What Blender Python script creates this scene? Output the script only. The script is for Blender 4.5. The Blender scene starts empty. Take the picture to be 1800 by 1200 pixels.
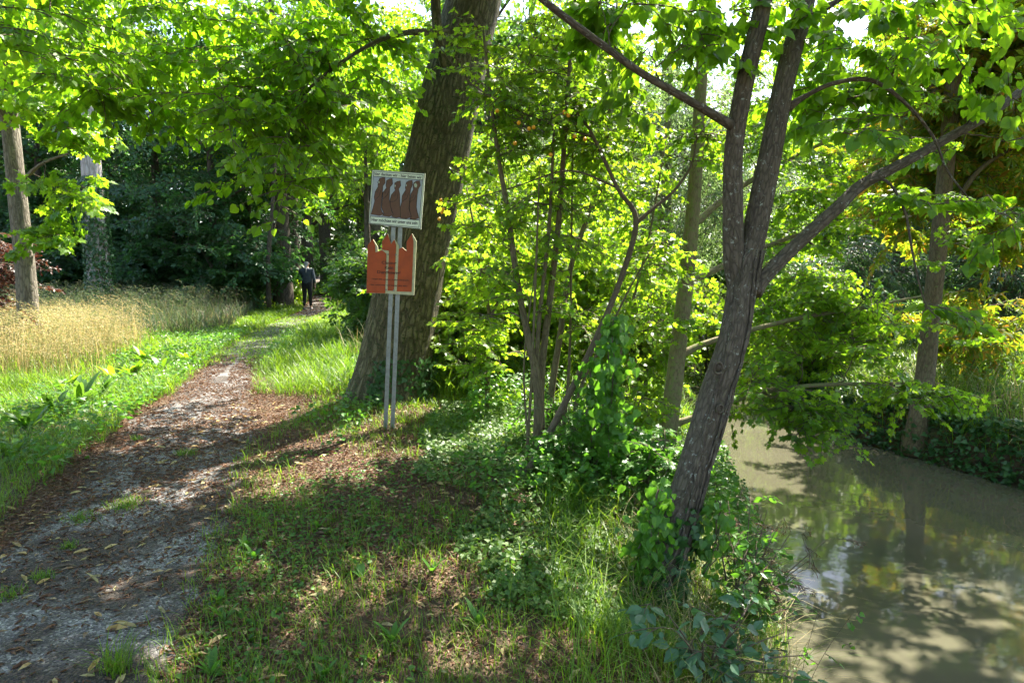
import bpy, math, mathutils
import numpy as np
from math import radians as R, pi, sin, cos, tan

SC = bpy.context.scene
COL = SC.collection
# ------------------------------------------------------------------ camera
PITCH = R(6.3); FPX = 1200.0
CAM = np.array([0.0, 0.0, 1.65])
cd = bpy.data.cameras.new('camera'); cam = bpy.data.objects.new('camera', cd); COL.objects.link(cam)
cd.lens = 24.0; cd.sensor_width = 36.0; cd.clip_start = 0.05; cd.clip_end = 2000.0
cam.location = CAM; cam.rotation_euler = (pi/2 - PITCH, 0, 0)
SC.camera = cam
# ------------------------------------------------------------------ sky, sun, exposure
SUN_EL, SUN_AZ = R(55), R(35)          # azimuth measured from +Y (straight ahead) towards +X (right)
w = bpy.data.worlds.new('World'); SC.world = w; w.use_nodes = True
nt = w.node_tree; bg = nt.nodes['Background']
sk = nt.nodes.new('ShaderNodeTexSky'); sk.sky_type = 'NISHITA'; sk.sun_disc = False
sk.sun_elevation = SUN_EL; sk.sun_rotation = SUN_AZ; sk.air_density = 1.0; sk.dust_density = 2.0; sk.ozone_density = 1.0
nt.links.new(sk.outputs[0], bg.inputs[0]); bg.inputs[1].default_value = 0.11
sl = bpy.data.lights.new('sun', 'SUN'); sl.energy = 5.0; sl.angle = R(0.5); sl.color = (1.0, 0.94, 0.82)
so = bpy.data.objects.new('sun', sl); COL.objects.link(so)
SUN = np.array([sin(SUN_AZ)*cos(SUN_EL), cos(SUN_AZ)*cos(SUN_EL), sin(SUN_EL)])
so.rotation_euler = mathutils.Vector(SUN).to_track_quat('Z', 'Y').to_euler()
SC.view_settings.view_transform = 'Standard'; SC.view_settings.look = 'None'
SC.view_settings.exposure = 2.5; SC.view_settings.gamma = 1.0
cy = SC.cycles
cy.max_bounces = 10; cy.diffuse_bounces = 5; cy.glossy_bounces = 3; cy.transmission_bounces = 5; cy.transparent_max_bounces = 4
cy.caustics_reflective = False; cy.caustics_refractive = False; cy.sample_clamp_indirect = 6.0
cy.use_adaptive_sampling = True; cy.adaptive_threshold = 0.02

# ------------------------------------------------------------------ helpers
def at(px, py, Y):
    "world point seen at photo pixel (1800x1200) at distance Y ahead of the camera"
    u = (px-900)/FPX; v = (600-py)/FPX
    d = np.array([u, cos(PITCH)+v*sin(PITCH), -sin(PITCH)+v*cos(PITCH)])
    return CAM + d*(Y/d[1])
def pxm(Y, py=600):                       # metres per photo pixel at distance Y
    v = (600-py)/FPX
    return Y/(cos(PITCH)+v*sin(PITCH))/FPX
def link(o, parent=None):
    COL.objects.link(o)
    if parent is not None: o.parent = parent
    return o
def tag(o, label=None, cat=None, group=None, kind=None):
    if label: o['label'] = label
    if cat: o['category'] = cat
    if group: o['group'] = group
    if kind: o['kind'] = kind
    return o
def empty(name, loc, label=None, cat=None, group=None):
    o = bpy.data.objects.new(name, None); o.location = loc; o.empty_display_size = .2
    link(o); return tag(o, label, cat, group)
def build(name, V, F, mat, parent=None, smooth=False, attr=None, origin=None):
    "F: list of (m,k) index arrays; attr: dict name->(n,3)"
    V = np.asarray(V, dtype=np.float32)
    if parent is not None and origin is None: origin = np.array(parent.matrix_basis.translation) if parent.parent is None else PARENT0.get(parent.name, np.zeros(3))
    if origin is None: origin = np.zeros(3)
    me = bpy.data.meshes.new(name)
    F = [np.asarray(f, dtype=np.int32) for f in F if len(f)]
    nl = sum(f.size for f in F); nf = sum(f.shape[0] for f in F)
    me.vertices.add(len(V)); me.vertices.foreach_set('co', (V-origin).astype(np.float32).ravel())
    me.loops.add(nl); me.polygons.add(nf)
    me.loops.foreach_set('vertex_index', np.concatenate([f.ravel() for f in F]))
    tot = np.concatenate([np.full(f.shape[0], f.shape[1], dtype=np.int32) for f in F])
    st = np.concatenate([[0], np.cumsum(tot)[:-1]]).astype(np.int32)
    me.polygons.foreach_set('loop_start', st)
    try: me.polygons.foreach_set('loop_total', tot)
    except Exception: pass
    me.polygons.foreach_set('use_smooth', np.full(nf, bool(smooth), dtype=bool))
    if attr:
        for k, a in attr.items():
            at_ = me.attributes.new(k, 'FLOAT_VECTOR', 'POINT'); at_.data.foreach_set('vector', np.asarray(a, dtype=np.float32).ravel())
    me.update(calc_edges=True)
    me.materials.append(mat)
    o = bpy.data.objects.new(name, me); link(o, parent)
    PARENT0[o.name] = origin
    if parent is None: o.location = origin
    return o
PARENT0 = {}
def nrm(a): return a/np.maximum(np.linalg.norm(a, axis=-1, keepdims=True), 1e-9)
def smoothpath(P, k=6):
    "Catmull-Rom through rows of P (x,y,z,r)"
    P = np.asarray(P, float); Q = np.vstack([2*P[0]-P[1], P, 2*P[-1]-P[-2]]); out = []
    for i in range(1, len(Q)-2):
        p0, p1, p2, p3 = Q[i-1:i+3]
        for t in np.linspace(0, 1, k, endpoint=False):
            out.append(.5*((2*p1)+(-p0+p2)*t+(2*p0-5*p1+4*p2-p3)*t*t+(-p0+3*p1-3*p2+p3)*t**3))
    out.append(P[-1]); out = np.array(out); out[:, 3] = np.maximum(out[:, 3], .001); return out
def vnoise(P, seed=0, f=1.0):
    "cheap smooth pseudo noise -1..1 from sums of sines"
    rg = np.random.default_rng(seed); r = np.zeros(len(P)); a = 1.0; s = 0
    for o_ in range(5):
        k = rg.normal(size=(3, P.shape[1]))*f*(1.7**o_); ph = rg.uniform(0, 6.28, 3)
        r += a*np.sin(P@k.T+ph).mean(1)*1.6; s += a; a *= .6
    return r/s
def tube(P, ns=10, rough=0.0, seed=0, flare=0.0, cap=True):
    "P (n,4) path with radii -> V, F, bark coords"
    P = np.asarray(P, float); X = P[:, :3]; r = P[:, 3]
    T = nrm(np.gradient(X, axis=0)); L = np.concatenate([[0], np.cumsum(np.linalg.norm(np.diff(X, axis=0), axis=1))])
    N = np.zeros_like(X); a = np.array([1., 0.13, 0.05])
    n0 = a-T[0]*np.dot(a, T[0]); n0 /= np.linalg.norm(n0); N[0] = n0
    for i in range(1, len(X)):
        n = N[i-1]-T[i]*np.dot(N[i-1], T[i]); N[i] = n/np.linalg.norm(n)
    B = np.cross(T, N); th = np.linspace(0, 2*pi, ns, endpoint=False)
    rr = np.repeat(r[:, None], ns, 1)
    cyl = np.stack([np.cos(th)[None]*np.ones((len(X), 1)), np.sin(th)[None]*np.ones((len(X), 1)), L[:, None]*np.ones((1, ns))], -1)
    if rough:
        q = np.concatenate([(cyl[..., :2]*1.6), cyl[..., 2:]*.9], -1).reshape(-1, 3)
        rr = rr*(1+rough*vnoise(q, seed, 1.6).reshape(rr.shape))
    if flare:
        lob = np.abs(np.sin(th*2.5+seed))**.7; rr = rr*(1+flare*np.exp(-L[:, None]/.28)*(.35+lob[None]))
    V = X[:, None]+rr[..., None]*(np.cos(th)[None, :, None]*N[:, None]+np.sin(th)[None, :, None]*B[:, None])
    bc = np.stack([cyl[..., 0]*r.mean(), cyl[..., 1]*r.mean(), cyl[..., 2]], -1)
    n = len(X); i = np.arange(n-1)[:, None]; j = np.arange(ns)[None]; j2 = (j+1) % ns
    F = np.stack([i*ns+j, i*ns+j2, (i+1)*ns+j2, (i+1)*ns+j], -1).reshape(-1, 4)
    V = V.reshape(-1, 3); bc = bc.reshape(-1, 3); F = [F]
    if cap: F += [np.arange((n-1)*ns, n*ns)[None], np.arange(ns)[::-1][None]]
    return V, F, bc
def merge(parts):
    "parts: list of (V, F list, bc)"
    Vs, Bs, Fd, off = [], [], {}, 0
    for V, F, b in parts:
        Vs.append(V); Bs.append(b if b is not None else V)
        for f in F:
            if len(f): Fd.setdefault(f.shape[1], []).append(f+off)
        off += len(V)
    return np.concatenate(Vs), [np.concatenate(v) for v in Fd.values()], np.concatenate(Bs)
def many_tubes(P, rad, ns=4):
    "P (n,k,3), rad (n,k): n thin tubes in one go"
    n, k, _ = P.shape
    T = nrm(np.gradient(P, axis=1)); a = np.where(np.abs(T[..., 2:3]) > .9, np.array([1., 0, 0]), np.array([0, 0, 1.]))
    N = nrm(np.cross(T, a)); B = np.cross(T, N); th = np.linspace(0, 2*pi, ns, endpoint=False)
    V = P[:, :, None]+rad[..., None, None]*(np.cos(th)[None, None, :, None]*N[:, :, None]+np.sin(th)[None, None, :, None]*B[:, :, None])
    b = (np.arange(n)*k*ns)[:, None, None]; i = np.arange(k-1)[None, :, None]*ns; j = np.arange(ns)[None, None]; j2 = (j+1) % ns
    F = np.stack([b+i+j, b+i+j2, b+i+ns+j2, b+i+ns+j], -1).reshape(-1, 4)
    V = V.reshape(-1, 3); return V, [F], V*1.0

# ---- leaf templates (x across, y along, z up); length 1
def T_heart():
    v = [(0,0,0),(.26,-.1,.05),(.47,.12,.09),(.46,.4,.08),(.24,.76,.03),(0,1.05,-.08),(0,.45,-.02),(-.24,.76,.03),(-.46,.4,.08),(-.47,.12,.09),(-.26,-.1,.05)]
    return np.array(v, float), [np.array([[0,2,3,6],[6,3,4,5],[0,6,8,9],[6,5,7,8]]), np.array([[0,1,2],[0,9,10]])]
def T_maple():
    c = (0,.32,0)
    o = [(0,0,0),(.3,-.06,.05),(.22,.2,.03),(.58,.3,.08),(.46,.42,.05),(.5,.7,.02),(.2,.62,.0),(0,1.02,-.08),(-.2,.62,0),(-.5,.7,.02),(-.46,.42,.05),(-.58,.3,.08),(-.22,.2,.03),(-.3,-.06,.05)]
    f = [[0,1,2,3],[0,3,4,5],[0,5,6,7],[0,7,8,9]]
    v = np.array([c]+o, float)
    F = np.array([[0,1,2,3],[0,3,4,5],[0,5,6,7],[0,7,8,9],[0,9,10,11],[0,11,12,13]]); F3 = np.array([[0,13,14],[0,14,1]])
    return v, [F, F3]
def T_oval():
    v = [(0,0,0),(.28,.22,.06),(.32,.55,.05),(0,1.02,-.1),(-.32,.55,.05),(-.28,.22,.06),(0,.5,-.02)]
    return np.array(v, float), [np.array([[0,1,2,6],[6,2,3,4],[0,6,4,5]])]
def T_narrow():
    v = [(0,0,0),(.09,.4,.03),(.0,1.0,-.16),(-.09,.4,.03)]
    return np.array(v, float), [np.array([[0,1,2,3]])]
def T_far():
    v = [(0,0,0),(.34,.35,.09),(0,1,-.06),(-.34,.35,.09)]
    return np.array(v, float), [np.array([[0,1,2],[0,2,3]])]
def T_palm():                                  # palmate chestnut leaf, 5 leaflets
    V, F = [], []
    for k, (a, l) in enumerate([(-80,.6),(-42,.85),(0,1.),(42,.85),(80,.6)]):
        a = R(a); d = np.array([sin(a), cos(a), 0]); s = np.array([cos(a), -sin(a), 0]); b = len(V)
        V += [np.zeros(3), d*l*.62+s*.17*l-np.array([0,0,.05]), d*l-np.array([0,0,.22]), d*l*.62-s*.17*l-np.array([0,0,.05])]
        F.append([b,b+1,b+2,b+3])
    return np.array(V, float), [np.array(F)]
def T_ivy():
    v = [(0,.3,0),(0,0,0),(.4,0,.03),(.5,.35,.03),(.25,.5,0),(0,1,-.05),(-.25,.5,0),(-.5,.35,.03),(-.4,0,.03)]
    return np.array(v, float), [np.array([[0,1,2,3],[0,3,4,5],[0,5,6,7],[0,7,8,1]])]
def T_curl():                                  # dry curled leaf / bract
    v = [(0,0,0),(.09,.15,.09),(.14,.5,.13),(.05,1,.10),(-.13,.55,.17),(-.10,.12,.08),(0,.5,-.0)]
    return np.array(v, float), [np.array([[0,1,2,6],[6,2,3,4],[0,6,4,5]])]
TH, TM, TO, TN, TF, TP, TI, TC = T_heart(), T_maple(), T_oval(), T_narrow(), T_far(), T_palm(), T_ivy(), T_curl()
def instance(T, pos, ax, nor, size):
    tv, tf = T; y = nrm(ax); x = nrm(np.cross(y, nor)); z = np.cross(x, y); n = len(pos); s = np.asarray(size)[:, None, None]
    V = pos[:, None]+s*(tv[None, :, 0:1]*x[:, None]+tv[None, :, 1:2]*y[:, None]+tv[None, :, 2:3]*z[:, None])
    F = [(f[None]+(np.arange(n)*len(tv))[:, None, None]).reshape(-1, f.shape[1]) for f in tf]
    return V.reshape(-1, 3), F, None
def join3(items):
    V, F, b = merge(items); return V, F

def sprays(rng, S, D, L, ntw=5, nl=7, leaf=.07, flat=.35, droop=.25, spread=55, hang=.18):
    """S start (n,3), D direction, L length -> leaves (pos,ax,nor,size) and twig paths.
    each spray: a main shoot and ntw side twigs in a roughly level plane, leaves alternating along each"""
    n = len(S); D = nrm(D); up = nrm(np.array([0, 0, 1.])+rng.normal(0, flat, (n, 3)))
    side = nrm(np.cross(D, up)); nor = np.cross(side, D); nor = np.where(nor[:, 2:3] < 0, -nor, nor)
    m = ntw+1
    t0 = np.concatenate([[0], np.linspace(.12, .85, ntw)])[None]+rng.uniform(-.04, .04, (n, m)); t0[:, 0] = 0
    sg = np.concatenate([[0], np.where(np.arange(ntw) % 2, 1, -1)])[None]*R(spread)*rng.uniform(.6, 1.2, (n, m))
    ln = np.concatenate([[1.], .55*(1-.45*np.linspace(0, 1, ntw))])[None]*L[:, None]*rng.uniform(.75, 1.15, (n, m))
    d = np.cos(sg)[..., None]*D[:, None]+np.sin(sg)[..., None]*side[:, None]+rng.normal(0, .12, (n, m, 3))*np.concatenate([[0], np.ones(ntw)])[None, :, None]
    d = nrm(d)
    def mainpt(t): return S[:, None]+D[:, None]*(t*L[:, None])[..., None]-np.array([0, 0, 1.])*(droop*t*t*L[:, None])[..., None]
    st = mainpt(t0)
    tt = np.linspace(0, 1, 4)[None, None]
    def twpt(st, d, ln, t): return st+d*(t*ln)[..., None]-np.array([0, 0, 1.])*(droop*t*t*ln)[..., None]
    tw = np.stack([twpt(st, d, ln, np.full_like(ln, t)) for t in (0, .34, .67, 1.)], 2).reshape(-1, 4, 3)
    k = nl
    tl = (np.arange(k)+.6)/k
    tl = np.clip(tl[None, None]+rng.uniform(-.4/k, .4/k, (n, m, k)), .05, 1)
    stk = st[:, :, None]; dk = d[:, :, None]; lk = ln[:, :, None]
    pos = stk+dk*(tl*lk)[..., None]-np.array([0, 0, 1.])*(droop*tl*tl*lk)[..., None]
    alt = np.where(np.arange(k) % 2, 1, -1)[None, None]*np.ones((n, m, 1)); alt = alt*R(52)*rng.uniform(.5, 1.35, (n, m, k))
    alt[..., -1] *= .2
    dn = nrm(dk-np.array([0, 0, .5])*droop+0*pos); nn = nor[:, None, None]+0*pos
    sd = nrm(np.cross(dn, nn)); ax = np.cos(alt)[..., None]*dn+np.sin(alt)[..., None]*sd
    ax = ax+rng.normal(0, .16, pos.shape); ax[..., 2] -= hang*rng.uniform(.3, 1.5, ax.shape[:-1])
    nr = nn+rng.normal(0, .33+.35*hang, pos.shape)
    pos = pos+nrm(ax)*leaf*.25
    sz = leaf*rng.uniform(.45, 1.3, (n, m, k))
    return (pos.reshape(-1, 3), nrm(ax).reshape(-1, 3), nrm(nr).reshape(-1, 3), sz.ravel()), tw

def blob(rng, px, py, Y, rx, ry, rY, n, gap=0, seed=0):
    "random points in an ellipsoid given in photo pixels"
    c = at(px, py, Y); s = pxm(Y, py); q = rng.normal(size=(n, 3)); q = nrm(q)*rng.uniform(0, 1, (n, 1))**.4
    P = c+q*np.array([rx*s, rY, ry*s])
    if gap: P = P[vnoise(P, seed+7, 1.1) > gap-1]
    return P
def wblob(rng, c, r, n):
    q = nrm(rng.normal(size=(n, 3)))*rng.uniform(0, 1, (n, 1))**.45
    return np.array(c)+q*np.array(r)

def grow(rng, limbs, A, upbias=.25, maxr=.03, k=7, sag=.12, trunk_pen=1.0):
    """limbs: list of (n,4); A attractors. Connects every attractor to the nearest part of the tree.
    returns branch paths (m,k,3), radii (m,k), and end directions"""
    NP = np.concatenate([l[:, :3] for l in limbs]); NR = np.concatenate([l[:, 3] for l in limbs])
    NT = np.concatenate([nrm(np.gradient(l[:, :3], axis=0)) for l in limbs])
    d0 = np.array([np.min(np.linalg.norm(NP-a, axis=1)) for a in A]); order = np.argsort(d0)
    BP, BR, BD = np.zeros((len(A), k, 3)), np.zeros((len(A), k)), np.zeros((len(A), 3))
    cap = len(NP)+len(A)*k; P = np.zeros((cap, 3)); P[:len(NP)] = NP; T = np.zeros((cap, 3)); T[:len(NP)] = NT
    r_ = np.zeros(cap); r_[:len(NP)] = NR; c = len(NP)
    for i in order:
        a = A[i]; dv = a-P[:c]; L = np.linalg.norm(dv, axis=1)
        cost = L*(1.15-.35*np.einsum('ij,ij->i', dv, T[:c])/np.maximum(L, 1e-6))+.35*np.maximum(-dv[:, 2], 0)
        j = int(np.argmin(cost)); p0 = P[j]; ln = L[j]; t0 = nrm(.45*T[j]+.55*nrm(dv[j])+np.array([0, 0, upbias])+rng.normal(0, .12, 3))
        h = nrm(a-p0); h2 = nrm(h+np.array([0, 0, -sag])+rng.normal(0, .1, 3))
        b0, b1, b2, b3 = p0, p0+t0*ln*.35, a-h2*ln*.33, a
        t = np.linspace(0, 1, k)[:, None]
        q = (1-t)**3*b0+3*(1-t)**2*t*b1+3*(1-t)*t*t*b2+t**3*b3
        q[1:-1] += rng.normal(0, .018*ln+.002, (k-2, 3))
        r0 = min(r_[j]*.75, maxr, .004+.011*ln); r1 = min(.003+.0012*ln, r0)
        BP[i], BR[i], BD[i] = q, np.linspace(r0, r1, k), h2
        P[c:c+k-1] = q[1:]; T[c:c+k-1] = nrm(np.gradient(q, axis=0))[1:]; r_[c:c+k-1] = np.linspace(r0, r1, k)[1:]; c += k-1
    return BP, BR, BD

# ------------------------------------------------------------------ materials
def new_mat(name):
    m = bpy.data.materials.new(name); m.use_nodes = True; n = m.node_tree
    return m, n, n.nodes['Principled BSDF'], n.nodes['Material Output']
def ramp(n, stops, fac, interp='LINEAR'):
    r = n.nodes.new('ShaderNodeValToRGB'); r.color_ramp.interpolation = interp; e = r.color_ramp.elements
    while len(e) < len(stops): e.new(.5)
    for x, (p, c) in zip(e, stops): x.position = p; x.color = (*c, 1)
    n.links.new(fac, r.inputs[0]); return r.outputs[0]
def noise(n, scale, vec=None, detail=4, rough=.6):
    t = n.nodes.new('ShaderNodeTexNoise'); t.inputs['Scale'].default_value = scale; t.inputs['Detail'].default_value = detail; t.inputs['Roughness'].default_value = rough
    if vec is not None: n.links.new(vec, t.inputs['Vector'])
    return t
def mixc(n, f, a, b, mode='MIX'):
    m = n.nodes.new('ShaderNodeMix'); m.data_type = 'RGBA'; m.blend_type = mode
    for s, x in ((m.inputs[0], f), (m.inputs[6], a), (m.inputs[7], b)):
        if isinstance(x, (int, float)): s.default_value = x
        elif isinstance(x, tuple): s.default_value = (*x, 1)
        else: n.links.new(x, s)
    return m.outputs[2]
def leafmat(name, cols, trans, fac=.5, rough=.42, spec=.45, patch=.5):
    m, n, p, out = new_mat(name); g = n.nodes.new('ShaderNodeNewGeometry')
    k = len(cols); st = [(i/(k-1) if k > 1 else 0, c) for i, c in enumerate(cols)]
    base = ramp(n, st, g.outputs['Random Per Island'])
    tc = n.nodes.new('ShaderNodeTexCoord'); nz = noise(n, patch, tc.outputs['Object'], 2)
    mr = n.nodes.new('ShaderNodeMapRange'); mr.inputs[1].default_value = .3; mr.inputs[2].default_value = .7; mr.inputs[3].default_value = .78; mr.inputs[4].default_value = 1.22
    n.links.new(nz.outputs[0], mr.inputs[0])
    sc_ = n.nodes.new('ShaderNodeVectorMath'); sc_.operation = 'SCALE'; n.links.new(base, sc_.inputs[0]); n.links.new(mr.outputs[0], sc_.inputs['Scale'])
    base = sc_.outputs[0]
    n.links.new(base, p.inputs['Base Color']); p.inputs['Roughness'].default_value = rough; p.inputs['Specular IOR Level'].default_value = spec
    t = n.nodes.new('ShaderNodeBsdfTranslucent')
    tcol = mixc(n, 1.0, base, trans, 'MULTIPLY'); n.links.new(tcol, t.inputs[0])
    mx = n.nodes.new('ShaderNodeMixShader'); mx.inputs[0].default_value = fac
    n.links.new(p.outputs[0], mx.inputs[1]); n.links.new(t.outputs[0], mx.inputs[2]); n.links.new(mx.outputs[0], out.inputs[0])
    return m
def bark(name, c1, c2, sx=14, sz=3, bump=.6, dist=.02, lichen=None, lam=.5):
    m, n, p, out = new_mat(name); a = n.nodes.new('ShaderNodeAttribute'); a.attribute_name = 'bc'
    mp = n.nodes.new('ShaderNodeMapping'); mp.inputs['Scale'].default_value = (sx, sx, sz); n.links.new(a.outputs['Vector'], mp.inputs[0])
    nz = noise(n, 1.0, mp.outputs[0], 6, .65); 
    vo = n.nodes.new('ShaderNodeTexVoronoi'); vo.feature = 'DISTANCE_TO_EDGE'; vo.inputs['Scale'].default_value = 1.6
    wv = n.nodes.new('ShaderNodeVectorMath'); wv.operation = 'ADD'; n.links.new(mp.outputs[0], wv.inputs[0]); n.links.new(nz.outputs[1], wv.inputs[1]); n.links.new(wv.outputs[0], vo.inputs['Vector'])
    h = n.nodes.new('ShaderNodeMath'); h.operation = 'MULTIPLY'; n.links.new(vo.outputs[0], h.inputs[0]); h.inputs[1].default_value = 2.2
    h2 = n.nodes.new('ShaderNodeMath'); h2.operation = 'ADD'; h2.use_clamp = True; n.links.new(h.outputs[0], h2.inputs[0]); n.links.new(nz.outputs[0], h2.inputs[1])
    hh = n.nodes.new('ShaderNodeMath'); hh.operation = 'MULTIPLY'; n.links.new(h2.outputs[0], hh.inputs[0]); hh.inputs[1].default_value = .8
    col = ramp(n, [(.15, c1), (.75, c2)], hh.outputs[0])
    if lichen:
        nl = noise(n, 26, a.outputs['Vector'], 5, .7); f = ramp(n, [(lam, (0, 0, 0)), (lam+.07, (1, 1, 1))], nl.outputs[0])
        col = mixc(n, f, col, lichen)
    n.links.new(col, p.inputs['Base Color']); p.inputs['Roughness'].default_value = .9; p.inputs['Specular IOR Level'].default_value = .2
    b = n.nodes.new('ShaderNodeBump'); b.inputs['Strength'].default_value = bump; b.inputs['Distance'].default_value = dist
    n.links.new(h2.outputs[0], b.inputs['Height']); n.links.new(b.outputs[0], p.inputs['Normal'])
    return m
def plain(name, c, rough=.7, metal=0, var=.15, scale=20, spec=.4):
    m, n, p, out = new_mat(name); tc = n.nodes.new('ShaderNodeTexCoord'); nz = noise(n, scale, tc.outputs['Object'], 5)
    col = ramp(n, [(.3, tuple(x*(1-var) for x in c)), (.7, tuple(min(1, x*(1+var)) for x in c))], nz.outputs[0])
    n.links.new(col, p.inputs['Base Color']); p.inputs['Roughness'].default_value = rough; p.inputs['Metallic'].default_value = metal; p.inputs['Specular IOR Level'].default_value = spec
    return m

M = {}
YG = (2.9, 2.6, 1.1)
M['linden'] = leafmat('linden_leaf', [(.055,.12,.010),(.085,.18,.012),(.12,.22,.016),(.07,.16,.014)], (3.3,3.0,1.0), .58)
M['maple'] = leafmat('maple_leaf', [(.06,.13,.012),(.09,.19,.016),(.13,.22,.02)], (3.2,2.8,1.0), .56)
M['young'] = leafmat('young_leaf', [(.07,.15,.014),(.11,.20,.018),(.15,.23,.022)], (3.1,2.8,1.1), .56)
M['dark'] = leafmat('dark_leaf', [(.03,.085,.035),(.05,.12,.045),(.04,.10,.032)], (1.9,2.1,.8), .4)
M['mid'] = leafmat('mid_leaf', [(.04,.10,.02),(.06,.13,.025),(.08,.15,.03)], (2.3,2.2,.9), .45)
M['willow'] = leafmat('willow_leaf', [(.10,.16,.07),(.14,.20,.09),(.12,.17,.07)], (1.9,2.0,1.2), .45)
M['dwillow'] = leafmat('dark_willow_leaf', [(.035,.08,.04),(.05,.10,.05)], (1.8,1.9,.9), .35)
M['chestnut'] = leafmat('chestnut_leaf', [(.08,.16,.015),(.11,.20,.018),(.14,.21,.02),(.10,.18,.015),(.22,.20,.025),(.24,.14,.03)], (2.8,2.4,.9), .52)
M['copper'] = leafmat('copper_leaf', [(.045,.016,.011),(.07,.022,.012),(.05,.028,.014)], (2.0,1.5,1.1), .4)
M['ivy'] = leafmat('ivy_leaf', [(.025,.07,.02),(.04,.10,.03),(.05,.12,.04)], (1.6,1.8,.8), .25, .42, .4)
M['ground_leaf'] = leafmat('ground_cover_leaf', [(.045,.10,.022),(.075,.145,.028),(.11,.17,.035)], (1.9,2.0,.8), .35, .48, .35)
M['vine'] = leafmat('vine_leaf', [(.05,.14,.02),(.08,.19,.025),(.07,.16,.03)], (2.2,2.2,.9), .45, .4)
M['blue_leaf'] = leafmat('bluish_leaf', [(.05,.12,.06),(.07,.15,.08)], (1.8,2.0,.9), .35, .4)
M['grass'] = leafmat('grass_blade', [(.055,.13,.012),(.095,.18,.016),(.13,.20,.022)], (2.6,2.4,.9), .45, .45, .4)
M['straw'] = leafmat('straw_blade', [(.36,.28,.15),(.46,.38,.21),(.28,.24,.12),(.20,.21,.09),(.10,.17,.04)], (1.5,1.35,1.0), .4, .6, .2)
M['dull_shaded_grass'] = leafmat('dull_shaded_grass_blade', [(.05,.09,.045),(.07,.105,.05),(.16,.125,.095)], (1.6,1.6,.9), .35, .6, .2)  # dull grass, darkened to put the trees' shade into its colour
M['litter'] = leafmat('dry_leaf', [(.085,.042,.025),(.13,.065,.035),(.17,.09,.048),(.07,.038,.026),(.24,.165,.095)], (1.3,1.0,.7), .2, .6, .3)
M['dry'] = leafmat('withered_leaf', [(.10,.035,.025),(.16,.07,.04)], (1.3,1.0,.8), .25, .7, .2)
M['bark_big'] = bark('linden_bark', (.024,.021,.011), (.14,.122,.072), 13, 3.0, 1.0, .05, (.05,.06,.024), .54)
M['bark_mid'] = bark('grey_brown_bark', (.03,.023,.017), (.12,.096,.073), 26, 7, .9, .012, (.30,.31,.27), .60)
M['bark_twig'] = bark('twig_bark', (.06,.045,.03), (.13,.10,.07), 40, 10, .3, .004)
M['bark_green'] = bark('young_bark', (.075,.06,.035), (.20,.165,.10), 30, 6, .5, .006, (.16,.18,.07), .5)
M['bark_pale'] = bark('pale_grey_bark', (.20,.17,.155), (.45,.40,.37), 8, 1.6, .9, .03)
M['bark_grey'] = bark('grey_bark', (.05,.042,.032), (.20,.175,.14), 14, 3, .8, .02, (.28,.28,.24), .6)
M['bark_brown'] = bark('brown_bark', (.045,.033,.02), (.14,.105,.065), 20, 5, .7, .012, (.12,.13,.06), .56)
M['bark_sap'] = bark('sapling_bark', (.05,.04,.022), (.15,.12,.07), 34, 6, .5, .005, (.14,.15,.08), .58)
M['bark_dark'] = bark('dark_bark', (.03,.025,.018), (.10,.08,.06), 10, 2.5, .8, .03)
M['lichen_twig'] = bark('lichen_twig_bark', (.16,.15,.06), (.30,.27,.11), 40, 20, .4, .004)

# ------------------------------------------------------------------ terrain
ZW = -1.10
LY = np.array([-20, 0, 3, 4.25, 6, 8.4, 12, 16, 22, 40, 90, 300.]); LX = np.array([2.2, 1.15, 1.6, 1.9, 2.35, 2.8, 3.1, 4.2, 5.2, 7, 10, 30.])
RY = np.array([-20, 0, 3, 6.5, 8.2, 9.7, 10.7, 13.8, 17, 22, 40, 90, 300.]); RX = np.array([14, 11, 9, 7.2, 6.35, 5.8, 5.35, 5.7, 6.9, 8.3, 11, 14, 34.])
def H(x, y):
    x = np.asarray(x, float); y = np.asarray(y, float)
    tl = np.interp(y, LY, LX)-x; tr = x-np.interp(y, RY, RX)
    hl = np.interp(tl, [-1.2, -.35, 0, .35, .9, 1.6, 2.5, 3.5], [-2.0, -1.5, -1.12, -.78, -.40, -.16, -.02, 0])
    hr = np.interp(tr, [-1.2, -.3, 0, .25, .8, 2, 5, 30], [-2.0, -1.5, -1.12, -.62, -.38, -.22, -.05, .3])
    h = np.where(tl > -1.0, hl, hr); mid = (tl < 0) & (tr < 0); h = np.where(mid, np.maximum(hl, hr), h)
    q = np.stack([x.ravel(), y.ravel()], -1)
    return h+.025*vnoise(q, 3, 1.2).reshape(h.shape)
def axis(lo, hi, step, far, g=1.12):
    a = list(np.arange(lo, hi, step)); s = step; x = a[-1]
    while x < far: s *= g; x += s; a.append(x)
    s = step; x = lo; b = []
    while x > -far: s *= g; x -= s; b.append(x)
    return np.array(b[::-1]+a)
gx = axis(-7, 8, .09, 400); gy = axis(0, 16, .09, 400)
GX, GY = np.meshgrid(gx, gy); GZ = H(GX, GY)
gi = np.arange(len(gy)-1)[:, None]*len(gx)+np.arange(len(gx)-1)[None]
m, n, p, out = new_mat('soil')
tc = n.nodes.new('ShaderNodeTexCoord'); a = noise(n, 1.3, tc.outputs['Object'], 6); b_ = noise(n, 30, tc.outputs['Object'], 6, .8)
c1 = ramp(n, [(.35, (.045,.03,.017)), (.55, (.10,.065,.038)), (.7, (.07,.085,.03))], a.outputs[0]); c2 = ramp(n, [(.3, (.45,.45,.45)), (.7, (1.5,1.4,1.3))], b_.outputs[0])
n.links.new(mixc(n, 1.0, c1, c2, 'MULTIPLY'), p.inputs['Base Color']); p.inputs['Roughness'].default_value = .95
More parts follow.
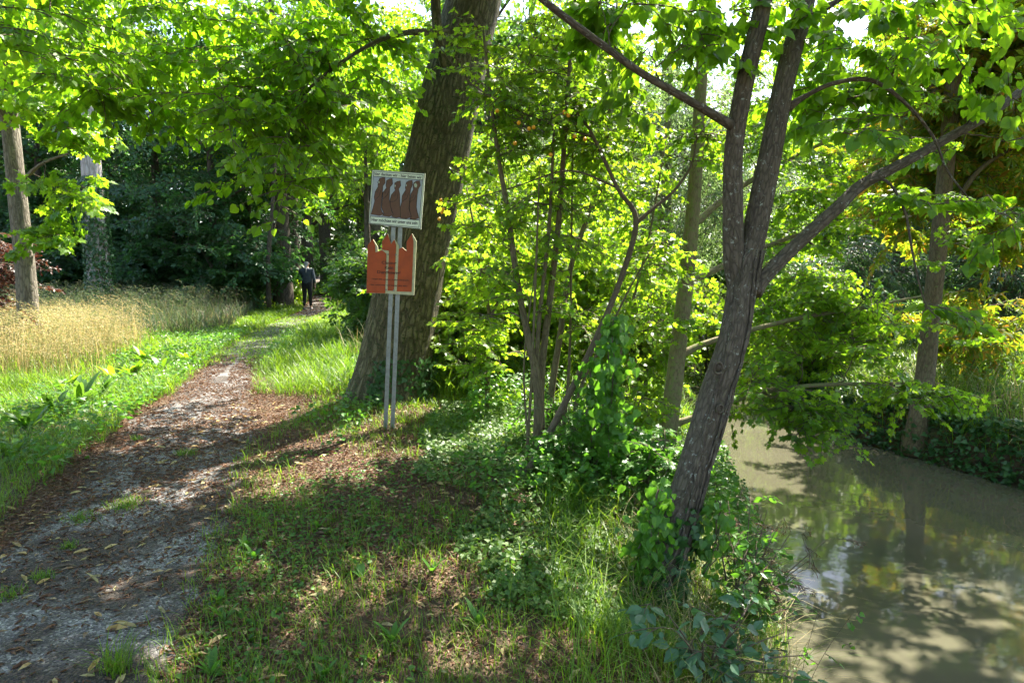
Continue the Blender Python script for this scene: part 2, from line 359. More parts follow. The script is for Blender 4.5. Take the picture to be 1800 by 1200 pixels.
bp = n.nodes.new('ShaderNodeBump'); bp.inputs['Distance'].default_value = .03; bp.inputs['Strength'].default_value = .8; n.links.new(b_.outputs[0], bp.inputs['Height']); n.links.new(bp.outputs[0], p.inputs['Normal'])
M['soil'] = m
g = build('ground', np.stack([GX, GY, GZ], -1).reshape(-1, 3), [np.stack([gi, gi+1, gi+1+len(gx), gi+len(gx)], -1).reshape(-1, 4)], M['soil'], smooth=True)
tag(g, kind='structure')
# path: gravel strip with a ragged edge
PY = np.array([-6, 0, 1.5, 3, 4.5, 6.9, 10.8, 14, 18, 25.6, 40, 61, 110.]); PX = np.array([-.5, -1.35, -1.7, -2.1, -2.5, -3.3, -4.55, -5.4, -6.2, -7.3, -10.7, -16, -30.])
PWD = np.array([.62, .62, .62, .62, .66, .60, .36, .36, .42, .5, .7, .8, .9])
ys = np.concatenate([np.arange(-3, 16, .08), np.arange(16, 110, .5)]); rgp = np.random.default_rng(5)
cx = np.interp(ys, PY, PX); hw = np.interp(ys, PY, PWD); cols = 15; tt = np.linspace(-1, 1, cols)
el = vnoise(ys[:, None], 11, 2.5)*.16+rgp.normal(0, .02, len(ys)); er = vnoise(ys[:, None], 12, 2.5)*.16+rgp.normal(0, .02, len(ys))
xs = cx[:, None]+np.where(tt < 0, tt*(hw+el)[:, None], tt*(hw+er)[:, None]); yy = np.repeat(ys[:, None], cols, 1)
zz = H(xs, yy)+.014*(1-np.abs(tt)**6)[None]+.002
ii = np.arange(len(ys)-1)[:, None]*cols+np.arange(cols-1)[None]
m, n, p, out = new_mat('gravel'); tc = n.nodes.new('ShaderNodeTexCoord')
vo = n.nodes.new('ShaderNodeTexVoronoi'); vo.inputs['Scale'].default_value = 95; n.links.new(tc.outputs['Object'], vo.inputs['Vector'])
a = noise(n, 2.2, tc.outputs['Object'], 5); sep = n.nodes.new('ShaderNodeSeparateColor'); n.links.new(vo.outputs['Color'], sep.inputs[0])
c1 = ramp(n, [(0, (.04,.038,.037)), (.5, (.105,.10,.098)), (.85, (.20,.195,.19)), (1, (.36,.35,.33))], sep.outputs[0]); c2 = ramp(n, [(.46, (.30,.22,.16)), (.58, (1,.98,.96))], a.outputs[0])
n.links.new(mixc(n, 1.0, c1, c2, 'MULTIPLY'), p.inputs['Base Color']); p.inputs['Roughness'].default_value = .85
bp = n.nodes.new('ShaderNodeBump'); bp.invert = True; bp.inputs['Distance'].default_value = .008; bp.inputs['Strength'].default_value = 1; n.links.new(vo.outputs['Distance'], bp.inputs['Height']); n.links.new(bp.outputs[0], p.inputs['Normal'])
pth = build('path', np.stack([xs, yy, zz], -1).reshape(-1, 3), [np.stack([ii, ii+1, ii+1+cols, ii+cols], -1).reshape(-1, 4)], m, smooth=True)
tag(pth, kind='structure')
def pathd(x, y): return np.abs(x-np.interp(y, PY, PX))-np.interp(y, PY, PWD)
# water
m, n, p, out = new_mat('murky_water'); tc = n.nodes.new('ShaderNodeTexCoord')
a = noise(n, .55, tc.outputs['Object'], 4); n.links.new(ramp(n, [(.35, (.062,.058,.038)), (.65, (.080,.075,.050))], a.outputs[0]), p.inputs['Base Color'])
p.inputs['Roughness'].default_value = .05; p.inputs['IOR'].default_value = 1.33
nz = noise(n, 3.5, tc.outputs['Object'], 2, .5); bp = n.nodes.new('ShaderNodeBump'); bp.inputs['Strength'].default_value = .05; bp.inputs['Distance'].default_value = .04
n.links.new(nz.outputs[0], bp.inputs['Height']); n.links.new(bp.outputs[0], p.inputs['Normal'])
wy = np.concatenate([np.arange(-8, 40, 1.0), np.arange(40, 300, 10.)]); wl = np.interp(wy, LY, LX)-.6; wr = np.interp(wy, RY, RX)+.6
k = len(wy); i = np.arange(k-1)
wv = np.concatenate([np.stack([a_, wy, np.full(k, ZW)], -1) for a_ in (wl, wr)])
wo = build('stream_water', wv, [np.stack([i, i+k, i+k+1, i+1], -1)], m); tag(wo, kind='structure')


# ------------------------------------------------------------------ tree builder
def pl(pts, k=5):
    "limb from (px,py,Y,r) rows"
    return smoothpath([[*at(x, y, Y), r] for x, y, Y, r in pts], k)
def tree(name, label, cat, limbs, A, bk, lm, T, leaf, L, ntw=5, nl=7, seed=1, flat=.35, droop=.25, rough=.05, flare=0, nseg=12, maxr=.025,
         group=None, root=None, spread=55, upbias=.25, crown='crown', ends=2, twig='bark_twig', hang=None):
    rng = np.random.default_rng(seed)
    base = np.array(limbs[0][0, :3]) if root is None else np.array(root)
    e = empty(name, base, label, cat, group)
    for i, l in enumerate(limbs):
        V, F, b = tube(l, nseg if i == 0 else max(6, nseg-4), rough, seed+i, flare if i == 0 else 0)
        build('trunk' if i == 0 else 'limb', V, F, M[bk], e, True, {'bc': b})
    if A is not None and len(A):
        BP, BR, BD = grow(rng, limbs, A, upbias=upbias, maxr=maxr)
        V, F, b = many_tubes(BP, BR, 5)
        S, D = [], []
        for q in range(ends):
            i = -1-q*2; S.append(BP[:, i]); d = nrm(np.gradient(BP, axis=1)[:, i]*(1 if q == 0 else .7)+rng.normal(0, .25 if q == 0 else .55, (len(BP), 3))*np.array([1, 1, .35])); D.append(d)
        S = np.concatenate(S); D = np.concatenate(D)
        (p, ax, no, sz), tw = sprays(rng, S, D, rng.uniform(.65, 1.25, len(S))*L, ntw, nl, leaf, flat, droop, spread, hang if hang is not None else {'linden': .95, 'maple': .6, 'young': .6, 'chestnut': .7, 'mid': .4}.get(lm, .3))
        V2, F2, b2 = many_tubes(tw, np.repeat(np.linspace(.0035, .0015, 4)[None], len(tw), 0)*(1+L), 3)
        V, F, b = merge([(V, F, b), (V2, F2, b2)])
        build('branchwork', V, F, M[twig], e, True, {'bc': b})
        V, F, _ = instance(T, p, ax, no, sz)
        build(crown, V, F, M[lm], e)
    return e
rng = np.random.default_rng(2)
def B(*a, **k): return blob(rng, *a, **k)
def nearcol(A, limb, marg):
    "True for points that would hang in front of a trunk as seen from the path"
    z = A[:, 2]; o = np.zeros(len(A), bool); U = lambda P: np.stack([(P[:, 0])/np.maximum(P[:, 1], .1), (P[:, 2]-1.65)/np.maximum(P[:, 1], .1)], -1)
    ua, ul = U(A), U(limb)
    for i in range(len(A)):
        d = np.abs(ul[:, 1]-ua[i, 1]); j = int(np.argmin(d)); o[i] = (d[j] < .25) and abs(ul[j, 0]-ua[i, 0])*A[i, 1] < limb[j, 3]+marg and A[i, 1] < limb[j, 1]
    return o
cat = np.concatenate

def insign(A):
    u = 900+A[:, 0]/np.maximum(A[:, 1], .1)*1200*.994; v = 467-(A[:, 2]-1.65)/np.maximum(A[:, 1], .1)*1200
    return (u > 560) & (u < 835) & (v > 210) & (v < 560) & (A[:, 1] < 7.4)
# 1 big old linden behind the sign
lt = pl([(686,722,8.4,.53),(693,650,8.4,.455),(708,560,8.45,.425),(733,430,8.5,.385),(764,300,8.6,.375),(790,180,8.7,.37),(818,60,8.8,.35),(840,-40,8.9,.33),(870,-300,9.2,.28),(900,-700,9.6,.18)], 6)
l2 = pl([(795,150,8.55,.1),(770,60,8.3,.06),(764,-20,8.2,.055),(750,-200,8.0,.04)])
l3 = pl([(838,-20,8.8,.16),(700,-180,8.0,.12),(480,-300,7.0,.08),(250,-330,6.3,.05)])
l4 = pl([(800,60,8.6,.06),(700,60,7.8,.028),(600,110,7.2,.018),(520,190,6.8,.010),(500,320,6.6,.005)])
l5 = pl([(845,-60,8.8,.15),(600,-350,9.5,.1),(300,-500,10,.06)])
l6 = pl([(870,-300,9.2,.16),(1000,-600,8,.1),(1200,-800,6.5,.05)])
A = cat([B(120,10,7.0,190,85,2.2,32,.95,3), B(330,80,7.4,170,100,2.3,44,.95,5), B(480,130,7.8,120,110,2.2,38,.95,6), B(620,90,8.2,110,100,1.6,30,.95,8), B(260,170,8.2,130,60,1.5,14,.95,9),
         B(210,175,6.4,50,35,.5,5), B(500,230,6.6,50,45,.4,6), B(505,310,6.6,16,22,.2,2), B(620,170,7.6,45,45,.5,7), B(560,180,7.2,60,35,.5,6), B(390,170,6.6,50,30,.5,5),
         B(905,60,7.6,40,50,.5,7), B(30,20,5.6,80,50,.8,8)])
A = A[~nearcol(A, lt, .6)]; A = A[~insign(A)]
# the boughs just above the frame: they shade the ground in front
cr = np.random.default_rng(4)
A2 = cat([wblob(cr, (-.2,6.2,6.3), (1.8,1.9,.8), 90), wblob(cr, (-1.6,4.6,6.0), (2.6,1.8,.8), 80), wblob(cr, (.8,5.2,6.2), (1.6,1.2,.6), 50), wblob(cr, (-.2,7.5,6.2), (1.7,1.3,.7), 60), wblob(cr, (.5,4.0,6.4), (2.0,2.0,.8), 50)])
A = cat([A, A2])
tree('linden_tree', 'massive leaning old linden tree with furrowed bark right behind the signs', 'tree', [lt,l2,l3,l4,l5,l6], A, 'bark_big', 'linden', TH, .076, .70, 6, 8, seed=11,
     rough=.06, flare=.30, nseg=40, crown='crown', root=(*lt[0,:2], 0))

# 2 forked tree on the bank (right foreground)
f1 = pl([(1130,1085,4.0,.17),(1162,1000,4.1,.130),(1196,900,4.2,.110),(1226,800,4.3,.104),(1255,700,4.4,.102),(1287,600,4.5,.092),(1305,500,4.6,.088),(1320,440,4.65,.080),(1336,360,4.7,.078),(1358,250,4.75,.074),(1375,160,4.8,.07),(1395,80,4.9,.068),(1420,-20,5.0,.065),(1460,-260,5.2,.05),(1480,-500,5.4,.03)])
f2 = pl([(1300,520,4.62,.07),(1291,460,4.62,.068),(1289,380,4.62,.066),(1290,270,4.62,.062),(1305,170,4.6,.06),(1325,80,4.6,.058),(1346,-20,4.6,.055),(1370,-250,4.6,.045),(1380,-500,4.6,.03)])
f3 = pl([(1325,515,4.65,.055),(1345,485,4.7,.05),(1400,430,4.8,.046),(1475,362,4.9,.044),(1515,325,5.0,.041),(1600,280,5.1,.036),(1680,235,5.2,.033),(1745,198,5.3,.031),(1850,120,5.5,.028),(2000,20,5.7,.02)])
f4 = pl([(1288,222,4.6,.035),(1225,185,4.4,.026),(1130,130,4.2,.022),(1060,80,4.1,.021),(960,5,4.0,.019),(900,-50,3.9,.014)])
f5 = pl([(1384,190,4.8,.035),(1415,170,4.75,.017),(1465,147,4.7,.015),(1530,141,4.7,.014),(1590,180,4.7,.012),(1640,240,4.8,.010),(1665,300,4.8,.008),(1700,345,4.8,.005)])
f6 = pl([(1425,30,5.0,.03),(1460,10,5.0,.02),(1520,-30,5.0,.015)])
f7 = pl([(1520,322,5.0,.014),(1558,318,4.9,.010),(1590,370,4.8,.009),(1605,450,4.7,.007),(1625,530,4.7,.005),(1650,560,4.7,.003)])
A = cat([B(1130,40,4.3,140,45,.5,11), B(1300,20,4.6,120,40,.6,12), B(1480,40,4.9,130,70,.6,16), B(1650,80,5.1,150,90,.6,14), B(1480,190,5,100,70,.5,12), B(1740,300,5.2,80,130,.4,5),
         B(1640,540,4.75,16,20,.1,2), B(1660,350,4.8,40,18,.1,2), B(1250,-200,4.8,350,120,1.2,40), wblob(rng, (3.6,6.6,5.8), (1.9,1.5,.7), 90), wblob(rng, (5.2,7.8,6.3), (1.7,1.2,.6), 50), wblob(rng, (7.4,7.4,6.4), (1.6,1.4,.7), 50), wblob(rng, (6.0,6.0,6.0), (1.8,1.2,.6), 40), wblob(rng, (6.8,9.0,6.3), (2.4,1.3,.6), 100), wblob(rng, (5.4,6.9,5.9), (2.4,1.2,.5), 90), wblob(rng, (8.6,7.6,6.2), (1.8,1.6,.6), 50), wblob(rng, (1.2,4.0,5.8), (1.8,1.6,.7), 36)])  # wblob boughs are added above the frame to shade stream and near bank
A = A[~(nearcol(A, f1, .28) | nearcol(A, f2, .28))]
tree('forked_tree', 'forked tree with grey flecked bark leaning over the water on the near bank', 'tree', [f1,f2,f3,f4,f5,f6,f7], A, 'bark_mid', 'linden', TH, .078, .45, 5, 7, seed=22, rough=.07, nseg=20, maxr=.012, ends=1, upbias=.1)

# 3 field maple leaning over the stream, its sprays reach right across the water
h1 = pl([(1163,835,7.2,.115),(1182,700,7.2,.095),(1196,580,7.2,.085),(1211,450,7.25,.078),(1223,300,7.3,.07),(1230,180,7.35,.065),(1240,0,7.4,.055),(1250,-250,7.6,.03)])
h2 = pl([(1181,745,7.2,.05),(1215,735,7.2,.035),(1300,700,7.3,.03),(1400,680,7.3,.025),(1530,675,7.3,.018),(1680,692,7.2,.007)])
h3 = pl([(1193,625,7.2,.045),(1255,598,7.3,.03),(1400,560,7.4,.025),(1520,540,7.4,.018),(1620,520,7.4,.01)])
h4 = pl([(1214,400,7.3,.04),(1300,330,7.6,.03),(1450,250,7.9,.02),(1580,200,8,.012)])
h5 = pl([(1205,500,7.3,.04),(1330,440,7.6,.03),(1450,400,7.8,.02),(1600,380,8,.012)])
A = cat([B(1500,420,8.0,140,130,1.6,72,.95,2), B(1430,560,7.8,110,90,1.3,46,.95,3), B(1550,590,7.5,120,65,.9,34,.95,4), B(1380,350,8.1,60,130,1.0,18), B(1480,250,8.3,130,90,1.3,24,.9,6), B(1340,680,7.2,60,40,.4,10),
         B(1420,740,7.0,45,45,.3,12), B(1600,688,7.2,80,14,.25,12), B(1330,200,8,60,140,.8,14), B(1500,100,8.5,150,90,1,16), B(1350,-60,8.5,120,60,.8,10)])
tree('field_maple', 'slim leaning tree whose leafy boughs reach over the stream', 'tree', [h1,h2,h3,h4,h5], A, 'bark_green', 'maple', TM, .064, .48, 5, 7, seed=33, rough=.05, flat=.45, spread=60)

# 4 saplings between sign and stream
def sap(stems, blobs, lab, lm='young', T=TM, leaf=.055, seed=1, L=.42, name='sapling', bk='bark_sap', **k):
    stems = [[(a_, b_, c_, r_*.85) for a_, b_, c_, r_ in s_] for s_ in stems]
    return tree(name, lab, 'sapling' if name == 'sapling' else 'tree', [pl(s) for s in stems], (lambda q: q[~insign(q)])(cat(blobs)[::2] if name == 'sapling' else cat(blobs)), bk, lm, T, leaf, L, 5, 6, seed=seed, nseg=9, group='saplings beside the stream' if name == 'sapling' else None, maxr=.008, **k)
sap([[(942,838,5.7,.05),(946,690,5.75,.045),(930,600,5.8,.036),(910,500,5.85,.032),(892,370,5.9,.028),(873,255,5.95,.022),(850,60,6,.012)],
     [(940,690,5.8,.03),(948,560,5.8,.022),(965,400,5.8,.018),(975,200,5.8,.013)]],
    [B(850,300,6.0,60,110,.5,22), B(850,480,6.0,50,80,.5,14), B(860,120,6.1,90,100,.6,26)], 'thin sapling with a kinked stem nearest the linden, at the head of the thicket', seed=41)
sap([[(955,835,5.85,.045),(950,680,5.85,.042),(965,540,5.9,.034),(981,400,5.9,.03),(990,280,5.95,.026),(1000,130,6,.02),(1012,-20,6,.014)]],
    [B(990,420,6.1,60,80,.5,14), B(1010,280,6.1,60,90,.5,18), B(960,100,6.2,100,90,.6,26)], 'straight upright sapling in the middle of the thicket beside the stream', seed=42)
pe = sap([[(905,868,5.5,.045),(950,790,5.55,.036),(992,710,5.6,.034),(1050,590,5.65,.03),(1095,480,5.7,.028),(1118,385,5.7,.026),(1085,330,5.7,.02),(1040,235,5.7,.016),(1000,180,5.7,.008)],
      [(1118,392,5.7,.022),(1150,365,5.7,.017),(1185,335,5.7,.015),(1215,290,5.7,.012),(1226,235,5.7,.007)],
      [(1010,672,5.6,.02),(1045,610,5.8,.014),(1075,540,5.9,.01),(1090,500,5.9,.006)],
      [(1040,240,5.7,.012),(960,215,5.75,.010),(880,180,5.8,.008),(820,140,5.9,.006),(770,80,6,.004)],
      [(1085,330,5.7,.012),(1000,300,5.8,.009),(900,330,5.9,.007),(790,360,6.3,.005)]],
    [B(1080,190,5.8,90,70,.5,12), B(960,200,5.8,60,50,.3,7), B(1010,330,5.8,60,60,.3,5), B(835,330,6.4,30,40,.15,4), B(1200,250,5.8,50,50,.3,6), B(900,240,5.8,60,60,.3,6), B(830,390,6.4,18,20,.1,3)],
    'dark slanting plum tree with small yellow fruit leaning right out of the thicket', lm='maple', T=TO, leaf=.05, seed=43, name='plum_tree', bk='bark_twig', L=.34)
# yellow plums, hanging in the branches
plum_m = plain('plum_skin', (.75,.33,.015), .35, var=.12)
def sphere(c, r, nu=10, nv=7):
    t = np.linspace(0, pi, nv+1); u = np.linspace(0, 2*pi, nu, endpoint=False)
    V = np.array([[r*sin(a)*cos(b), r*sin(a)*sin(b), 1.06*r*cos(a)] for a in t for b in u])+c
    i = np.arange(nv)[:, None]*nu; j = np.arange(nu)[None]; j2 = (j+1) % nu
    return V, [np.stack([i+j, i+j2, i+nu+j2, i+nu+j], -1).reshape(-1, 4)]
for px, py in [(1010,240),(1028,245),(992,198),(999,203),(938,224),(930,226),(968,272),(775,352),(777,373),(772,385),(779,368),(874,195),(912,216),(905,252)]:
    V, F = sphere(at(px, py, 5.45 if px > 820 else 6.2), .016)
    build('plum', V, F, plum_m, pe, True)
sap([[(965,800,6.9,.045),(968,700,6.9,.042),(985,585,6.9,.036),(1001,480,6.95,.032),(1026,400,7,.028),(1060,290,7.05,.024),(1076,150,7.1,.018),(1085,0,7.1,.012)]],
    [B(1070,240,7.2,60,110,.5,24), B(1050,90,7.2,90,90,.6,26), B(1110,330,7.2,60,60,.5,16)], 'leaning sapling behind the upright ones, arching gently to the right', seed=44, leaf=.055)
sap([[(925,815,5.6,.016),(935,650,5.6,.014),(944,420,5.6,.010),(948,300,5.6,.006)],[(930,800,5.6,.012),(921,640,5.6,.009),(940,480,5.6,.006)]],
    [B(945,330,5.7,25,60,.2,6), B(935,520,5.8,25,60,.2,5)], 'pair of hair-thin dark stems standing against the kinked sapling', seed=45)
sap([[(985,820,6.2,.022),(1000,650,6.2,.016),(1004,480,6.2,.012),(1006,300,6.2,.008),(1010,120,6.2,.004)]],
    [B(1010,350,6.3,40,60,.3,8), B(1012,540,6.3,30,50,.3,6), B(1015,180,6.3,40,60,.3,8)], 'very thin straight sapling right of the upright one', seed=46)
sap([[(965,870,5.9,.022),(1000,760,6.0,.02),(1025,670,6.0,.018),(1062,600,6.0,.014),(1100,520,6.1,.011),(1150,430,6.2,.007)]],
    [B(1140,430,6.3,50,60,.4,10), B(1080,560,6.3,40,50,.3,8)], 'pale thin sapling slanting right under the plum tree', seed=47)
sap([[(855,745,7.6,.035),(858,640,7.6,.03),(861,560,7.6,.026),(846,480,7.6,.02),(833,400,7.6,.016),(820,330,7.6,.01)],
     [(860,560,7.6,.018),(880,520,7.5,.012),(905,470,7.4,.007)]],
    [B(860,520,7.5,60,60,.6,22), B(860,420,7.6,50,70,.6,18), B(880,640,7.3,60,60,.5,16), B(820,600,7.6,50,50,.5,12)], 'young maple with level leaf sprays just right of the linden trunk', seed=48, leaf=.06)
sap([[(1060,800,6.6,.02),(1095,600,6.7,.016),(1140,420,6.8,.012),(1170,250,6.9,.008)]],
    [B(1150,420,7,50,110,.5,16), B(1120,560,7,50,60,.5,12)], 'slender sapling rising left of the leaning slim tree', seed=49)

# 5 bushes: a clump of stems with leaves
def bush(name, label, cat_, x, y, r, h, lm, T, leaf, n, seed, group=None, L=.5, z0=None, ntw=5, nl=6, low=.0, flat=.5, ns=7, bk='bark_twig', droop=.25):
    rg = np.random.default_rng(seed); z = float(H(x, y)) if z0 is None else z0; limbs = []
    for i in range(ns):
        a = rg.uniform(0, 2*pi); q = rg.uniform(.15, .6)*r
        limbs.append(smoothpath([[x+.06*cos(a), y+.06*sin(a), z-.05, .012+.008*h], [x+q*.4*cos(a), y+q*.4*sin(a), z+h*.35, .008+.005*h], [x+q*cos(a), y+q*sin(a), z+h*.75, .006]], 4))
    A = wblob(rg, (x, y, z+h*(.5+low)), (r, r, h*.5), n); A = A[A[:, 2] > H(A[:, 0], A[:, 1])+.08]
    return tree(name, label, cat_, limbs, A, bk, lm, T, leaf, L, ntw, nl, seed=seed, nseg=6, maxr=.012, group=group, root=(x, y, z), flat=flat, crown='foliage', droop=droop)
def X(px, Y): return at(px, 600, Y)[0]
th = 'sunlit bushes of the thicket'
nb_ = 1.35
for i, (px, Y, r, h, n, lm, lb) in enumerate([
    (830,9.6,1.0,2.6,60,'young','bright green bush filling the gap right of the linden trunk'),
    (930,10.2,1.1,3.2,80,'young','tall yellow-green bush behind the upright saplings'),
    (1040,10.6,1.1,3.0,80,'young','yellow-green bush behind the slanting plum tree'),
    (1135,9.6,.8,2.2,54,'young','sunlit bush at the water edge left of the leaning slim tree'),
    (880,13.5,1.5,4.4,90,'young','high back bush glowing between linden and saplings'),
    (1010,14.5,1.6,4.6,90,'maple','high back bush behind the middle of the thicket'),
    (1095,6.7,.5,.9,30,'young','low bright bush under the slender sapling'),
    (1000,6.3,.45,.6,26,'vine','low leafy bush at the feet of the saplings'),
    (800,9.2,.7,1.6,50,'young','low bright bush hugging the right side of the linden trunk'),
    (1130,5.3,.40,.75,30,'vine','leafy low bush left of the forked trunk'),
    (1040,5.6,.4,.6,24,'vine','small low bush between the plum foot and the forked tree')]):
    bush('bush', lb, 'bush', X(px, Y), Y, r, h, lm, TM if i != 7 else TO, .07 if Y > 8 else .05, int(n*nb_) if Y > 8 else n, 60+i, th, L=.5 if Y > 8 else .25)
bush('shrub', 'dense dark green shrub right of the path beyond the linden', 'shrub', X(668,14.5), 14.5, .75, 2.2, 'mid', TO, .11, 90, 80, L=.5)
bush('shrub', 'leafy shrub behind the dense one, further along the path', 'shrub', X(640,19), 19, .8, 2.2, 'mid', TO, .12, 60, 81, L=.55)
bush('bright_bush', 'pale sunlit bush left of the walker beside the avenue trunk', 'bush', X(500,29.5), 29.5, .7, 1.6, 'young', TO, .13, 60, 82, L=.6)

# copies
def dup(root, loc, rz=0., s=1., label=None, group=None):
    r = root.copy(); COL.objects.link(r); r.location = loc; r.rotation_euler = (0, 0, rz); r.scale = (s, s, s)
    if label: r['label'] = label
    if group: r['group'] = group
    for ch in list(root.children):
        c = ch.copy(); COL.objects.link(c); c.parent = r
    return r
def bgtree(name, label, x, y, h, rr, lm, T, leaf, n, seed, r0=.3, low=.12, bk='bark_dark', L=1.0, group=None, lean=0, droop=.25, ntw=6, nl=8, nlimb=6, flat=.5):
    rg = np.random.default_rng(seed); z = float(H(x, y))
    lim = [smoothpath([[x, y, z-.1, r0*1.25], [x+.05, y, z+.8, r0], [x+lean*.4, y, z+h*.4, r0*.75], [x+lean, y, z+h*.88, r0*.2]], 6)]
    for i in range(nlimb):
        t = rg.uniform(.55, .9); a = rg.uniform(0, 2*pi); b = lim[0][int(t*(len(lim[0])-1)), :3]
        lim.append(smoothpath([[*b, r0*.4*(1-t*.5)], [b[0]+rr*.4*cos(a), b[1]+rr*.4*sin(a), b[2]+h*.07, r0*.22], [b[0]+rr*.8*cos(a), b[1]+rr*.8*sin(a), b[2]+h*.1, r0*.07]], 4))
    A = wblob(rg, (x+lean*.5, y, z+h*(.5+low/2)), (rr, rr, h*(.5-low/2)), n)
    q = vnoise((A-np.array([x, y, z]))*1.0, seed, 3.2/rr); A = A[(q > -.22) & (A[:, 2] > z+.15)]
    return tree(name, label, 'tree', lim, A, bk, lm, T, leaf, L, ntw, nl, seed=seed, nseg=12, maxr=.04, group=group, root=(x, y, z), flat=flat, droop=droop)
# far wood
FW = 'trees of the far wood'
p1 = bgtree('woodland_tree', 'tall leafy tree in the far wood closing the view', X(700,50), 50, 15, 5.2, 'mid', TF, .26, 150, 91, .3, .02, L=1.5, group=FW)
p2 = bgtree('woodland_tree', 'tall dark tree in the far wood closing the view', X(300,46), 46, 15, 5.4, 'dark', TF, .26, 150, 92, .3, .02, L=1.5, group=FW)
rg = np.random.default_rng(7)
for i, (px, Y) in enumerate([(60,44),(180,50),(420,52),(520,64),(600,72),(640,60),(780,56),(850,48),(930,54),(1000,46),(1090,56),(1170,50),(1270,56),(1360,48),(1450,54),(1560,50),(1650,56),(1740,50),(1850,46),(-60,40),(-40,30),(560,90)]):
    src = p2 if (px < 560 or i % 4 == 0) else p1
    s = rg.uniform(.9, 1.15)*(1.45 if 600 < px < 1120 else 1.12)
    dup(src, (X(px, Y), Y, 0), rg.uniform(0, 6.28), s)
b1 = bush('woodland_bush', 'bush of the undergrowth along the far wood edge', 'bush', X(700,34), 34, 2.4, 3.6, 'mid', TF, .2, 90, 95, 'bushes along the far wood edge', L=1.0, ntw=6, nl=7)
for i, (px, Y) in enumerate([(20,34),(640,40),(780,30),(860,34),(940,28),(1020,32),(1100,28),(1180,34),(1290,30),(1380,34),(1440,26),(1500,36),(1580,30),(700,44),(1290,44),(1680,46),(1780,44),(560,104)]):
    dup(b1, (X(px, Y), Y, 0), rg.uniform(0, 6.28), rg.uniform(.8, 1.25))
# dark trees left
DT = 'dark bushy trees behind the meadow'
d1 = bgtree('dark_tree', 'dark bushy tree with foliage to the ground, right end of the dark row', X(385,25.5), 25.5, 10.5, 3.1, 'dark', TO, .15, 190, 101, .2, .0, L=.95, group=DT, flat=.7)
for px, Y, s, lb in [(290,28,1.05,'dark bushy tree with drooping foliage in the middle of the dark row'), (215,30,1.1,'dark bushy tree directly behind the grey ivy trunk'), (90,29,1.05,'dark bushy tree between the two left trunks'),
                     (20,31,1.1,'dark bushy tree behind the leftmost trunk'), (445,31,1.0,'dark tree half hidden beside the first avenue trunk')]:
    dup(d1, (X(px, Y), Y, 0), px*.7, s, lb)
dbu = bush('dark_bush', 'low dark bush filling the foot of the dark row at its right end', 'bush', X(410,24.5), 24.5, 2.0, 3.4, 'dark', TO, .15, 110, 105, 'low dark bushes at the meadow edge', L=.7, ntw=6, nl=7)
for px, Y, s, lb in [(335,25.5,1.1,'low dark bush second from the right at the meadow edge'), (265,26,1.,'low dark bush right of the grey ivy trunk'), (205,27,1.1,'low dark bush just behind the grey ivy trunk'), (130,26,1.1,'low dark bush left of the grey ivy trunk'), (70,26.5,1.15,'low dark bush right of the leftmost trunk'), (0,27,1.2,'low dark bush at the left picture edge'), (455,29,.9,'low dark bush beside the thin bare stem')]:
    dup(dbu, (X(px, Y), Y, 0), px*1.1, s, lb)
# avenue
AV = 'avenue trees along the path'
a1 = bgtree('avenue_tree', 'thick dark avenue trunk just left of the walker', X(499,27.5), 27.5, 15, 4.6, 'linden', TO, .15, 190, 111, .40, .28, L=1.2, group=AV)
for px, Y, s, lb in [(520,34,1.,'second avenue trunk, behind the first one'), (576,47,1.1,'dark avenue trunk at the far bend of the path'), (545,41,.95,'avenue trunk seen above the walker'), (660,30,1.0,'avenue tree hidden behind the linden trunk'), (612,62,1.1,'farthest avenue tree right of the path'), (440,40,1,'avenue tree deep behind the dark row')]:
    dup(a1, (X(px, Y), Y, 0), px*1.3, s, lb)
tree('thin_tree', 'thin bare dark stem beside the avenue trunks', 'tree', [pl([(473,540,24,.09),(472,450,24,.08),(478,380,24,.07),(485,250,24,.05)])], B(485,250,24,40,80,1.2,12), 'bark_dark', 'mid', TO, .13, .8, seed=115)
bgtree('sunlit_tree', 'sunlit small-leaved tree left of the linden trunk', X(650,20), 20, 7.4, 1.6, 'young', TO, .10, 120, 116, .1, .5, L=.65, nlimb=0)
for px, Y, s, rz_ in [(-5,-9,1.,1), (3,-12,1.1,2), (-12,-3,1.05,3), (-15,6,1.,4), (11,-6,1.05,5), (13,3,.9,6), (-1,-18,1.1,7.5)]:  # out-of-view tree copies, added to hold back the open sky's light
    dup(a1, (px, Y, 0), rz_*1.7, s, 'unseen tree of the wood behind and beside the viewer, added to block skylight')
# centre and right
bgtree('willow_tree', 'pale silvery willow beyond the thicket', X(1165,18), 18, 8.8, 3.0, 'willow', TN, .17, 230, 121, .2, .06, L=1.1, droop=.75, ntw=7, nl=14, bk='bark_green')
bgtree('willow_tree', 'silvery willow deeper behind, left of the pale one', X(1010,24), 24, 9.5, 3.0, 'willow', TN, .2, 170, 122, .2, .06, L=1.2, droop=.75, ntw=7, nl=12, bk='bark_green')
bgtree('green_tree', 'bright green tree behind the linden trunk and saplings', X(860,18), 18, 12, 2.8, 'maple', TO, .12, 190, 123, .15, .1, L=.9)
bgtree('green_tree', 'green tree across the stream behind the leafy boughs', X(1440,21), 21, 6.8, 2.7, 'maple', TO, .13, 150, 124, .16, .02, L=.9)
r1 = pl([(1604,800,9.75,.18),(1614,740,9.8,.145),(1628,640,10.1,.13),(1640,520,10.15,.12),(1651,420,10.2,.115),(1662,300,10.3,.11),(1674,170,10.3,.115),(1684,50,10.3,.11),(1690,-100,10.3,.08),(1700,-300,10.3,.05)])
r2 = pl([(1653,400,10.2,.05),(1720,300,10.2,.035),(1800,250,10.2,.02)]); r3 = pl([(1668,200,10.3,.06),(1610,100,11,.04),(1570,20,11,.02)])
